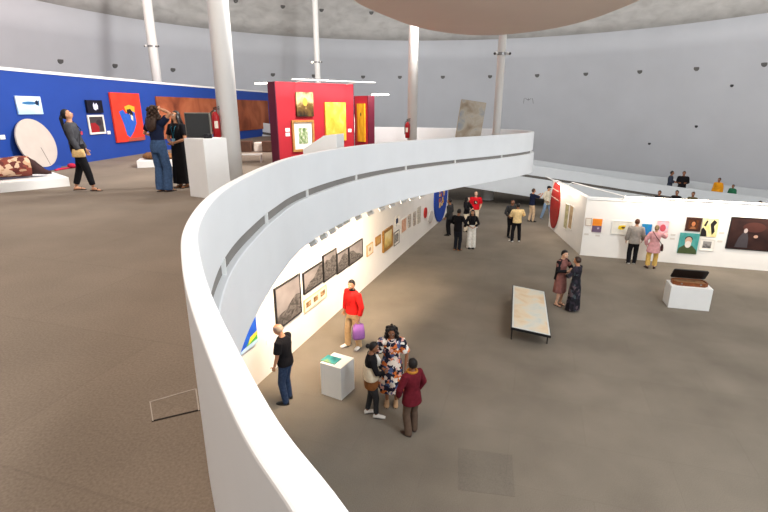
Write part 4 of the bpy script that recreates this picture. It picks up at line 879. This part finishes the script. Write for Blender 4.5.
    if shoes:
        for i in (0, 1):
            yw = R(feet[i][2]); fd = Vector((-math.sin(yw), math.cos(yw), 0)); fs2 = Vector((fd.y, -fd.x, 0)); a0 = Vector((an[i].x, an[i].y, 0)); m_ = MB()
            if shoes[0] == 'sandal':
                m_.loft([(a0 + Zv * .004 - fd * .06, fs2, fd, .02, .02), (a0 + Zv * .004 - fd * .06, fs2, fd, .02, .02)], 6) if False else None
                m_.box(a0 + fd * .06 + Zv * .006, (.085, .25, .012), yw); m_.tube([a0 + fd * .1 + fs2 * .045 + Zv * .01, a0 + fd * .095 + Zv * .055, a0 + fd * .1 - fs2 * .045 + Zv * .01], .012, 8); put(m_, 'sandal', shoes[1], False)
            else:
                m_.loft([(a0 - fd * .065 + Zv * .03, fs2, Zv, .03, .03), (a0 - fd * .045 + Zv * .045, fs2, Zv, .042, .045), (a0 + fd * .02 + Zv * .05, fs2, Zv, .044, .05), (a0 + fd * .08 + Zv * .036, fs2, Zv, .047, .036), (a0 + fd * .15 + Zv * .027, fs2, Zv, .05, .027), (a0 + fd * .195 + Zv * .02, fs2, Zv, .036, .02)], 14); s_ = put(m_, 'shoe', shoes[1])
                m_ = MB().loft([(a0 - fd * .07 + fd * u_ + Zv * z_, fs2, fd, 0.001, 0.001) for u_, z_ in ()] or [(a0 + fd * .065 + Zv * .001, fs2, fd, .05, .135), (a0 + fd * .065 + Zv * .016, fs2, fd, .052, .137)], 16); put(m_, 'sole', SOLE, False, s_)
    info = dict(t=t, sp=sp, sh=sh, el=el, wr=wr, hc=hc, HM=HM, k=k, put=put, fput=fput, hip=hip, an=an, tr=tr)
    if extras: extras(info)
    return info
def fabric(n, c, var=.14, scale=14): return mat('fabric_' + n, c, .85, var, scale, spec=.1)
BLK = fabric('black', (26, 25, 28)); JEAN = fabric('denim', (62, 84, 116), .25, 24); DJEAN = fabric('dark_denim', (48, 62, 88), .25, 24); NAVY = fabric('navy', (28, 34, 56)); DKGREY = fabric('charcoal', (52, 52, 54))
BEIGE = fabric('beige_chino', (190, 158, 118)); CREAM = fabric('cream', (222, 206, 180)); WHT = fabric('white', (226, 222, 214)); WSHOE = mat('white_shoe', (226, 222, 216), .5, .05, 9); BSHOE = mat('black_shoe', (24, 22, 22), .4, .1, 9)
BRSHOE = mat('brown_shoe', (62, 40, 32), .4, .1, 9)
def world(info, p): return info['t'].matrix_basis @ (Vector(p) * info['k'])
def strap(name, pts, rad, m, parent=None): return MB().tube(pts, rad, 6, flat=.4).build(name, m, parent)

# --- on the gallery
def lanyard(i):
    sp, put = i['sp'], i['put']
    m_ = MB().tube([sp(1.45) + Vector((-.07, .0, .01)), sp(1.36) + Vector((-.05, .135, 0)), sp(1.12) + Vector((0, .15, 0)), sp(1.36) + Vector((.05, .135, 0)), sp(1.45) + Vector((.07, 0, .01))], .006, 6); put(m_, 'lanyard', fabric('teal', (40, 110, 130)), False)
    m_ = MB().box(sp(1.06) + Vector((0, .155, 0)), (.085, .008, .12)); put(m_, 'badge', mat('badge_blue', (150, 196, 214), .5, .2, 20), False)
i = person('long-haired woman in grey jacket and black trousers gazing up, left on the gallery', (-6.35, 10.15, 0), (.95, .22), 1.64, skin='tan', lean=-7, feet=((-.1, -.2, 20), (.1, .22, -25)), hands=((-.26, .08, .84), (.25, .12, .82)), head=(8, 22), hair=('ponytail', 'black'),
           top=dict(mat=fabric('grey_leather', (66, 66, 70), .25, 8), sleeve=.95, hem=.99, name='jacket', grow=.02), bottom=dict(mat=BLK, hem=.09, grow=.02), shoes=('sandal', BSHOE))
def bag(loc, rz, d, m, label, strap_pts=None, strap_m=None, name='handbag'):
    t = thing(name, label, 'bag', loc, rz); mb = MB(); x, y, h = d
    mb.loft([((0, 0, 0), (1, 0, 0), (0, 1, 0), x * .46, y * .42), ((0, 0, h * .12), (1, 0, 0), (0, 1, 0), x * .52, y * .55), ((0, 0, h * .6), (1, 0, 0), (0, 1, 0), x * .49, y * .5), ((0, 0, h), (1, 0, 0), (0, 1, 0), x * .42, y * .25)], 20, fold=lambda q, a: .10 * math.cos(4 * a + math.pi))
    mb.build('bag_body', m, t, smooth=True)
    if strap_pts:
        q = Matrix.Translation(loc) @ Matrix.Rotation(rz, 4, 'Z'); inv = q.inverted(); MB().tube([inv @ Vector(p) for p in strap_pts], .012, 8, flat=.5).build('strap', strap_m or m, t, smooth=True)
    return t
def local_rz(i): return i['t'].rotation_euler.z
c = world(i, i['sp'](.9) + Vector((.24, .08, -.16))); sp = i['sp']
bag(c, local_rz(i) + R(90), (.26, .09, .16), fabric('straw', (206, 172, 118), .2, 30), 'straw-coloured shoulder bag on the hip of the woman in the grey jacket', [world(i, p) for p in (sp(.9) + Vector((.24, .0, -.02)), sp(1.2) + Vector((.175, -.09, 0)), sp(1.42) + Vector((-.04, -.1, .03)), sp(1.44) + Vector((-.11, .02, .03)), sp(1.3) + Vector((-.02, .165, 0)), sp(1.05) + Vector((.17, .13, 0)), sp(.9) + Vector((.24, .14, -.02)))], BLK)
person('curly-haired woman in navy tee and jeans, back turned, hand raised to her head', (-4.62, 10.02, 0), (.35, .95), 1.70, skin='tan', feet=((-.08, 0, 12), (.09, .03, -12)), hands=((-.16, .20, 1.12), (.13, .05, 1.66)), elbows=((-1, -.4, -.2), (1, .15, .1)), curl=(30, 45), head=(-15, 8), hair=('curlylong', 'brown'),
       top=dict(mat=NAVY, sleeve=.3, hem=.9), bottom=dict(mat=JEAN, wide=.035, grow=.016), shoes=('sandal', BSHOE))
person('woman in long black dress with a blue badge, hands clasped, facing the curly-haired woman', (-4.42, 10.6, 0), (-.35, -.95), 1.60, skin='tan', hands=((-.05, .2, 1.03), (.05, .2, 1.03)), elbows=((-1, -.6, 0), (1, -.6, 0)), head=(-14, 12), hair=('long', 'black'), build=1.12,
       dress=dict(mat=BLK, hem=.1, flare=.07, sleeve=.35), shoes=('sandal', BSHOE), extras=lanyard)

# --- lower floor, near group
def beard(i):
    hc, HM = i['hc'], i['HM']; m_ = MB(); m_.ball(hc + HM @ Vector((0, .038, -.072)), (.058, .06, .045), 14, 9, M=HM); i['put'](m_, 'beard', HAIR['black'])
    m_ = MB(); m_.loft([(i['sp'](1.452), Vector((1, 0, 0)), Vector((0, 1, 0)), .082, .076), (i['sp'](1.485) + Vector((0, .01, 0)), Vector((1, 0, 0)), Vector((0, 1, 0)), .066, .066)], 18); i['put'](m_, 'collar', BLK)
i = person('bearded man in red sweater and beige trousers carrying a purple bag', (-.74, 10.76, -4), (-.72, -.6), 1.76, 'm', 'tan', feet=((-.13, -.06, 22), (.12, .1, -10)), hands=((-.3, .06, .87), (.3, .05, .85)), elbows=((-1, -.5, 0), (1, -.5, 0)), curl=(40, 70), head=(22, -6), hair=('short', 'black'), build=1.22,
           top=dict(mat=fabric('red_knit', (206, 34, 32)), sleeve=.9, hem=.9, grow=.02, name='sweater'), bottom=dict(mat=BEIGE, grow=.016, wide=.012), shoes=('shoe', WSHOE), extras=beard)
def held(i, h, drop=.06): return world(i, i['wr'][h] + (i['wr'][h] - i['el'][h]).normalized() * .1 - Vector((0, 0, drop)))
h = 0 if world(i, i['wr'][0]).x > world(i, i['wr'][1]).x else 1
c = held(i, h, .0); c.z -= .44
PUR = fabric('purple', (146, 96, 164), .12, 6)
bag(c, 0.3, (.31, .18, .37), PUR, 'purple cloth bag hanging from the hand of the man in red', [c + Vector((-.1, -.02, .33)), c + Vector((-.07, 0, .40)), c + Vector((0, 0, .445)), c + Vector((.07, 0, .40)), c + Vector((.1, .02, .33))], PUR, 'tote_bag')
def shirtmark(i):
    sp = i['sp']; m_ = MB()
    for dx, z in ((-.05, 1.22), (.0, 1.2), (.05, 1.17)): m_.box(sp(z) + Vector((dx, .148, 0)), (.03, .004, .05))
    i['put'](m_, 'shirt_print', fabric('print_grey', (150, 148, 144)), False)
person('grey-haired man in black tee and jeans studying the white wall', (-1.93, 8.42, -4), (-.92, .25), 1.70, 'm', 'tan', lean=3, feet=((-.11, .0, 12), (.11, .03, -14)), hands=((-.2, .15, .86), (.17, .17, .87)), elbows=((-1, -1, 0), (1, -1, 0)), curl=(50, 50), head=(6, -24), hair=('bald', 'grey'), build=1.12,
       top=dict(mat=BLK, sleeve=.36, hem=.86, grow=.02, name='tee_shirt'), bottom=dict(mat=DJEAN, grow=.014, wide=.01), shoes=('shoe', BSHOE))
PATT = ramp_mat('fabric_patterned', [(0, (36, 34, 52)), (.22, (222, 206, 192)), (.36, (206, 110, 52)), (.5, (216, 166, 156)), (.62, (70, 84, 124)), (.74, (30, 28, 40)), (.86, (232, 226, 216))], 15, kind='cells', distort=.08, coords='Object', rough=.85)
def glasses(i):
    hc, HM = i['hc'], i['HM']; m_ = MB()
    for s in (-1, 1):
        n = 12; P = [hc + HM @ Vector((s * .031 + .024 * math.cos(2 * math.pi * q / n), .098, .012 + .02 * math.sin(2 * math.pi * q / n))) for q in range(n + 1)]; m_.tube(P, .0025, 5); m_.tube([hc + HM @ Vector((s * .054, .096, .014)), hc + HM @ Vector((s * .078, .0, .014))], .0025, 5)
    m_.tube([hc + HM @ Vector((-.008, .1, .014)), hc + HM @ Vector((.008, .1, .014))], .0025, 5); i['put'](m_, 'glasses', BLK, False)
    n = 20; sp = i['sp']; m_ = MB(); m_.tube([sp(1.43 - .05 * max(0, math.sin(2 * math.pi * q / n))) + Vector((.085 * math.cos(2 * math.pi * q / n), .02 + .11 * math.sin(2 * math.pi * q / n), .03)) for q in range(n + 1)], .009, 6); i['put'](m_, 'necklace', mat('pearl', (226, 206, 196), .4, .05, 9))
person('tall woman in a colourful patterned dress with long curly hair', (.15, 8.36, -4), (-.04, -1), 1.70, skin='brown', hands=((-.27, .1, .88), (.27, .1, .88)), elbows=((-1, -.5, 0), (1, -.5, 0)), head=(-4, -12), hair=('curlylong', 'black'), build=1.22,
       dress=dict(mat=PATT, hem=.34, flare=.12, sleeve=.42, puff=.02), shoes=('shoe', mat('tan_shoe', (176, 140, 104), .5, .1, 9)), extras=glasses)
def shawl(i):
    sp = i['sp']; m_ = MB(); X, Y = Vector((1, 0, 0)), Vector((0, 1, 0))
    m_.loft([(sp(.9), X, Y, .205, .16), (sp(.98), X, Y, .21, .165), (sp(1.1), X, Y, .2, .155), (sp(1.2), X, Y, .17, .135)], 24); i['fput'](m_, 'shawl', CREAM)
    m_ = MB().tube([sp(1.18) + Vector((.02, .13, 0)), sp(1.30) + Vector((.0, .145, 0)), sp(1.42) + Vector((0, .1, 0))], [.05, .05, .03], 10, flat=.3); i['put'](m_, 'blouse_front', WHT)
i = person('woman with dark bun, black cardigan and cream shawl, facing the patterned dress', (-.27, 7.95, -4), (.95, .12), 1.56, skin='brown', feet=((-.09, -.05, 8), (.09, .12, -14)), hands=((-.06, .3, 1.04), (.07, .3, 1.03)), elbows=((-1, -.6, -.3), (1, -.6, -.3)), curl=(55, 55), head=(-8, -14), hair=('bun', 'black'),
           top=dict(mat=BLK, sleeve=.92, hem=.92, name='cardigan'), bottom=dict(mat=DKGREY, hem=.09, grow=.01), shoes=('shoe', WSHOE), extras=shawl)
c = world(i, Vector((.06, .02, .66)) ); bag(world(i, i['sp'](.66) + Vector((.0, .0, -.02))) + Vector((0, -.02, 0)), local_rz(i), (.44, .36, .26), fabric('rust_suede', (132, 82, 46), .2, 9), 'rust-brown pouch worn around the hips of the woman in the cream shawl', None, None, 'hip_pouch') if False else None
m_ = MB().loft([(i['sp'](.70), Vector((1, 0, 0)), Vector((0, 1, 0)), .19, .145), (i['sp'](.78), Vector((1, 0, 0)), Vector((0, 1, 0)), .2, .155), (i['sp'](.92), Vector((1, 0, 0)), Vector((0, 1, 0)), .195, .15)], 24); i['fput'](m_, 'wrap_skirt', fabric('rust_suede', (132, 82, 46), .2, 9))
c = world(i, Vector((.0, .40, 1.0))); o = MB().box((0, 0, 0), (.075, .012, .15), M=Matrix.Rotation(R(60), 3, 'X')).build('phone', mat('phone_blue', (50, 90, 130), .3, .1, 6), bevel=.004); o.location = c; o.rotation_euler = (0, 0, local_rz(i)); tag(o, 'blue phone held by the woman in the cream shawl', 'phone')
def scarf(i):
    sp = i['sp']; n = 16; m_ = MB().tube([sp(1.44) + Vector((.095 * math.cos(2 * math.pi * q / n), .01 + .09 * math.sin(2 * math.pi * q / n), .012)) for q in range(n + 1)], .028, 8); m_.tube([sp(1.43) + Vector((-.07, .08, 0)), sp(1.25) + Vector((-.1, .16, 0)), sp(1.08) + Vector((-.11, .16, 0))], [.03, .035, .02], 8, flat=.5); i['put'](m_, 'scarf', fabric('mustard', (176, 118, 50)))
person('short-haired woman in maroon jacket and brown trousers, her back to the viewer', (.50, 7.42, -4), (-.55, .8), 1.50, skin='brown', feet=((-.1, -.03, 14), (.1, .04, -20)), hands=((-.25, .13, .9), (.25, .12, .9)), elbows=((-1, -.6, 0), (1, -.6, 0)), head=(4, 4), hair=('curly', 'black'), build=1.1,
       top=dict(mat=fabric('maroon', (98, 28, 38)), sleeve=.95, hem=.74, grow=.024, flare=.02, name='jacket'), bottom=dict(mat=fabric('taupe', (92, 74, 62)), grow=.014, wide=.02), shoes=('shoe', BRSHOE), extras=scarf)
# the pair by the display table
DKF = ramp_mat('fabric_dark_floral', [(0, (28, 26, 32)), (.4, (46, 42, 52)), (.6, (88, 74, 80)), (.75, (34, 36, 44)), (.9, (70, 80, 84))], 12, kind='cells', distort=.1, coords='Object', rough=.85)
def blackshrug(i):
    m_ = MB(); X, Y = Vector((1, 0, 0)), Vector((0, 1, 0)); sp = i['sp']
    for i_, s in enumerate((-1, 1)): m_.tube([i['sh'][i_] + Vector((-s * .1, -.01, .02)), i['sh'][i_], i['el'][i_], i['el'][i_].lerp(i['wr'][i_], .9)], [.07, .075, .066, .05], 12)
    m_.loft([(sp(.82) + Vector((0, -.07, 0)), X, Y, .2, .1), (sp(1.0) + Vector((0, -.06, 0)), X, Y, .19, .09), (sp(1.3) + Vector((0, -.04, 0)), X, Y, .19, .1), (sp(1.42) + Vector((0, -.02, 0)), X, Y, .13, .08)], 20); i['fput'](m_, 'shrug', BLK)
person('dark-haired woman in black shrug and dusty pink dress, behind the one in the floral dress', (5.25, 13.42, -4), (.55, -.85), 1.70, skin='light', hands=((-.08, .26, 1.2), (.12, .28, 1.16)), elbows=((-1, -.5, -.4), (1, -.5, -.4)), curl=(50, 50), head=(-8, -10), hair=('curly', 'black'),
       dress=dict(mat=fabric('dusty_pink', (132, 88, 82), .2, 9), hem=.42, flare=.04, sleeve=.3), shoes=('sandal', BRSHOE), extras=blackshrug)
person('woman in a long dark floral dress, back turned, near the display table', (5.52, 12.98, -4), (-.62, .75), 1.62, skin='tan', hands=((-.12, .25, 1.1), (.1, .28, 1.15)), elbows=((-1, -.5, -.3), (1, -.5, -.3)), head=(6, -6), hair=('curly', 'brown'),
       dress=dict(mat=DKF, hem=.06, flare=.07, sleeve=.95), shoes=('shoe', BSHOE))
# by the booth wall
person('man in grey jacket and black trousers looking at the blue picture', (9.42, 17.42, -4), (.35, .93), 1.72, 'm', 'tan', feet=((-.1, -.04, 10), (.1, .03, -10)), hands=((-.26, .1, .86), (.28, .16, .9)), head=(-10, 0), hair=('short', 'auburn'), build=1.12, voxel=.013,
       top=dict(mat=fabric('grey_linen', (148, 140, 132)), sleeve=.95, hem=.8, grow=.026, name='jacket'), bottom=dict(mat=BLK, grow=.018, wide=.015), shoes=('shoe', WSHOE))
i = person('woman in pink coat and yellow trousers pointing at the booth wall', (9.86, 16.85, -4), (.35, .93), 1.62, skin='light', feet=((-.12, 0, 20), (.12, .03, -20)), hands=((-.25, .1, .9), (.42, .42, 1.3)), elbows=((-1, -.6, 0), (.6, -.3, -1)), curl=(30, 20), head=(-14, 4), hair=('bun', 'sandy'), build=1.12, voxel=.013,
           top=dict(mat=fabric('pink', (206, 150, 150)), sleeve=.97, hem=.66, grow=.026, flare=.04, name='coat'), bottom=dict(mat=fabric('mustard_yellow', (206, 168, 92)), grow=.016, wide=.03, hem=.1), shoes=('shoe', BRSHOE))
sp = i['sp']; c = world(i, sp(.86) + Vector((.27, .0, -.12)))
bag(c, local_rz(i) + R(90), (.2, .09, .24), fabric('plum_brown', (74, 48, 46)), 'dark crossbody bag on the back of the woman in the pink coat', [world(i, p) for p in (sp(1.0) + Vector((.24, .0, 0)), sp(1.12) + Vector((.15, -.14, 0)), sp(1.3) + Vector((.0, -.165, 0)), sp(1.44) + Vector((-.11, -.09, .015)), sp(1.46) + Vector((-.12, .02, .02)))], fabric('plum_brown', (74, 48, 46)))
# the far middle pair and the two beyond
person('man in pale yellow shirt and dark trousers seen from behind, far middle of the hall', (5.86, 20.55, -4), (-.05, 1), 1.72, 'm', 'brown', feet=((-.19, 0, 25), (.14, .02, -20)), hands=((-.06, .22, 1.05), (.08, .22, 1.08)), elbows=((-1, -.2, 0), (1, -.2, 0)), head=(8, -4), hair=('short', 'black'), build=1.15, voxel=.016,
       top=dict(mat=fabric('butter', (226, 196, 142)), sleeve=.5, hem=.86, grow=.02, name='shirt'), bottom=dict(mat=BLK, grow=.016, wide=.012), shoes=('shoe', WSHOE))
person('man in dark clothes half hidden behind the pale yellow shirt', (5.78, 21.35, -4), (.15, -1), 1.74, 'm', 'brown', hands=((-.2, .2, 1.0), (.2, .2, 1.0)), hair=('short', 'black'), voxel=.017, top=dict(mat=DKGREY, sleeve=.9, hem=.86, grow=.02), bottom=dict(mat=BLK, grow=.014), shoes=('shoe', BSHOE))
person('man in navy top and beige trousers holding both hands up, far under the ramp', (7.64, 24.5, -4), (.9, .2), 1.72, 'm', 'tan', feet=((-.09, -.04, 0), (.09, .08, -12)), hands=((-.1, .42, 1.38), (.12, .46, 1.42)), elbows=((-.6, 0, -1), (.6, 0, -1)), curl=(40, 40), head=(0, 4), hair=('short', 'brown'), voxel=.017,
       top=dict(mat=NAVY, sleeve=.45, hem=.86, grow=.022), bottom=dict(mat=fabric('sand', (196, 170, 140)), grow=.014), shoes=('shoe', BSHOE))
def blackcap(i):
    hc, HM = i['hc'], i['HM']; m_ = MB(); m_.ball(hc + HM @ Vector((0, -.004, .055)), (.09, .102, .075), 16, 10, M=HM); m_.box(hc + HM @ Vector((0, .12, .05)), (.12, .09, .012), M=HM); i['put'](m_, 'cap', BLK)
person('man in pale jacket and black cap striding, arm out towards the red disc', (8.62, 25.2, -4), (.55, -.8), 1.74, 'm', 'tan', feet=((-.3, .12, 20), (.16, -.12, -20)), hands=((-.46, .42, 1.26), (.2, .2, .98)), elbows=((-.4, -.3, -1), (1, -.6, 0)), head=(10, 0), hair=('short', 'black'), voxel=.017,
       top=dict(mat=fabric('stone', (206, 196, 176)), sleeve=.95, hem=.74, grow=.026, name='jacket'), bottom=dict(mat=fabric('light_denim', (128, 150, 178)), grow=.014, wide=.01), shoes=('shoe', fabric('grey_shoe', (120, 122, 130))), extras=blackcap)
# the group at the far left under the gallery
person('man in dark suit looking at the blue round tapestry, far left group', (3.02, 21.65, -4), (-.6, .35), 1.72, 'm', 'brown', hands=((-.24, .1, .88), (.22, .18, .95)), head=(10, -6), hair=('short', 'black'), voxel=.016, top=dict(mat=DKGREY, sleeve=.95, hem=.78, grow=.024, name='jacket'), bottom=dict(mat=BLK, grow=.014), shoes=('shoe', BSHOE))
person('man in black clothes and tan shoes, nearest of the far left group', (3.04, 19.2, -4), (.55, .75), 1.74, 'm', 'brown', hands=((-.18, .22, 1.02), (.2, .2, 1.0)), elbows=((-1, -.6, 0), (1, -.6, 0)), curl=(50, 50), head=(0, -10), hair=('short', 'black'), voxel=.016, top=dict(mat=BLK, sleeve=.95, hem=.8, grow=.02, name='jacket'), bottom=dict(mat=fabric('ink', (32, 34, 40)), grow=.016, wide=.01), shoes=('shoe', mat('tan_leather', (166, 110, 70), .5, .1, 9)))
person('woman in black top and wide white trousers, facing the viewer in the far left group', (3.68, 19.55, -4), (-.12, -1), 1.64, skin='tan', hands=((-.1, .22, 1.0), (.1, .22, 1.02)), elbows=((-1, -.4, 0), (1, -.4, 0)), curl=(50, 50), head=(0, -8), hair=('long', 'black'), voxel=.016, top=dict(mat=BLK, sleeve=.9, hem=.92), bottom=dict(mat=WHT, wide=.05, grow=.022), shoes=('shoe', BSHOE))
person('long-haired woman in black and white beside the man in the red tee', (3.93, 22.45, -4), (.8, -.5), 1.68, skin='light', hands=((-.15, .25, 1.1), (.15, .25, 1.1)), elbows=((-1, -.5, 0), (1, -.5, 0)), hair=('long', 'black'), voxel=.017, top=dict(mat=BLK, sleeve=.9, hem=.88, grow=.02), bottom=dict(mat=CREAM, wide=.02), shoes=('shoe', BSHOE))
def chest(i):
    sp = i['sp']; m_ = MB().box(sp(1.22) + Vector((.01, .15, 0)), (.15, .006, .15)); i['put'](m_, 'chest_print', fabric('print_black', (40, 30, 30)), False); m_ = MB().box(sp(1.23) + Vector((.01, .155, 0)), (.05, .006, .07)); m_.box(sp(1.19) + Vector((-.03, .155, 0)), (.05, .006, .03)); i['put'](m_, 'print_figure', fabric('print_pale', (206, 180, 160)), False)
person('man in red tee with a dark chest print and cream trousers, far under the gallery', (4.5, 23.3, -4), (-.1, -1), 1.78, 'm', 'light', hands=((-.2, .16, .95), (.2, .16, .95)), hair=('bald', 'sandy'), build=1.15, voxel=.017, top=dict(mat=fabric('red_tee', (196, 26, 36)), sleeve=.42, hem=.86, grow=.022), bottom=dict(mat=CREAM, grow=.014), shoes=('shoe', WSHOE), extras=chest)
# --- on the ramp and behind the booth
def rampz(x):
    best = min(rf, key=lambda p: abs(p.x - x)); return best.z - 1.0
def on_ramp(label, x, y, face, H, topm, hairk, m_bottom=BLK, **k):
    return person(label, (x, y, rampz(x)), face, H, voxel=.019, hair=hairk, top=dict(mat=topm, sleeve=.9, hem=.84, grow=.024), bottom=dict(mat=m_bottom, grow=.014), shoes=('shoe', BSHOE), **k)
on_ramp('man in black on the ramp, right of the close pair in dark clothes', 17.12, 27.55, (-.5, -.8), 1.80, BLK, ('short', 'black'), sex='m', skin='brown', build=1.15, hands=((-.15, .2, 1.1), (.15, .2, 1.1)))
on_ramp('person in dark grey on the ramp, left of the close pair in dark clothes', 16.55, 27.8, (.7, -.5), 1.72, fabric('slate', (54, 60, 74)), ('short', 'black'), skin='brown', hands=((-.15, .25, 1.1), (.15, .25, 1.1)))
on_ramp('person in orange-yellow top on the ramp, upper right', 18.62, 26.7, (-.8, -.4), 1.64, fabric('orange_yellow', (216, 146, 32)), ('short', 'black'), skin='brown', build=1.1)
on_ramp('child in green top on the ramp, following the orange-yellow top', 19.1, 26.2, (-.8, -.4), 1.36, fabric('green', (44, 104, 74)), ('short', 'black'), skin='brown')
for x, y, H, hr, tm, l in ((13.95, 24.15, 1.68, ('short', 'black'), DKGREY, 'dark-haired head just above the booth wall, leftmost of three'), (14.8, 24.1, 1.70, ('short', 'black'), BLK, 'dark-haired head just above the booth wall, middle of three'), (15.5, 23.9, 1.66, ('short', 'brown'), fabric('olive', (90, 84, 62)), 'dark-haired head just above the booth wall, rightmost of three'), (16.9, 21.3, 1.68, ('short', 'black'), BLK, 'dark head above the booth wall at the right edge of the picture')):
    person(l, (x, y, -4), (-.6, -.6), H, voxel=.019, hair=hr, skin='brown', top=dict(mat=tm, sleeve=.9, hem=.84), bottom=dict(mat=BLK), shoes=('shoe', BSHOE))

# grow every joined skin in one pass
dg = bpy.context.evaluated_depsgraph_get(); dg.update()
NEW = [bpy.data.meshes.new_from_object(o.evaluated_get(dg), depsgraph=dg) for o, w_, s_ in PENDING]
for (o, w_, s_), new in zip(PENDING, NEW):
    old = o.data; m_ = old.materials[0]; o.modifiers.clear(); new.name = old.name; o.data = new
    if not new.materials: new.materials.append(m_)
    if w_:
        for v in new.vertices:
            q = v.co * 9; q.z *= .6; v.co += v.normal * (w_ * noise.noise(q + Vector((s_, 0, 0))))
    new.polygons.foreach_set('use_smooth', [True] * len(new.polygons))
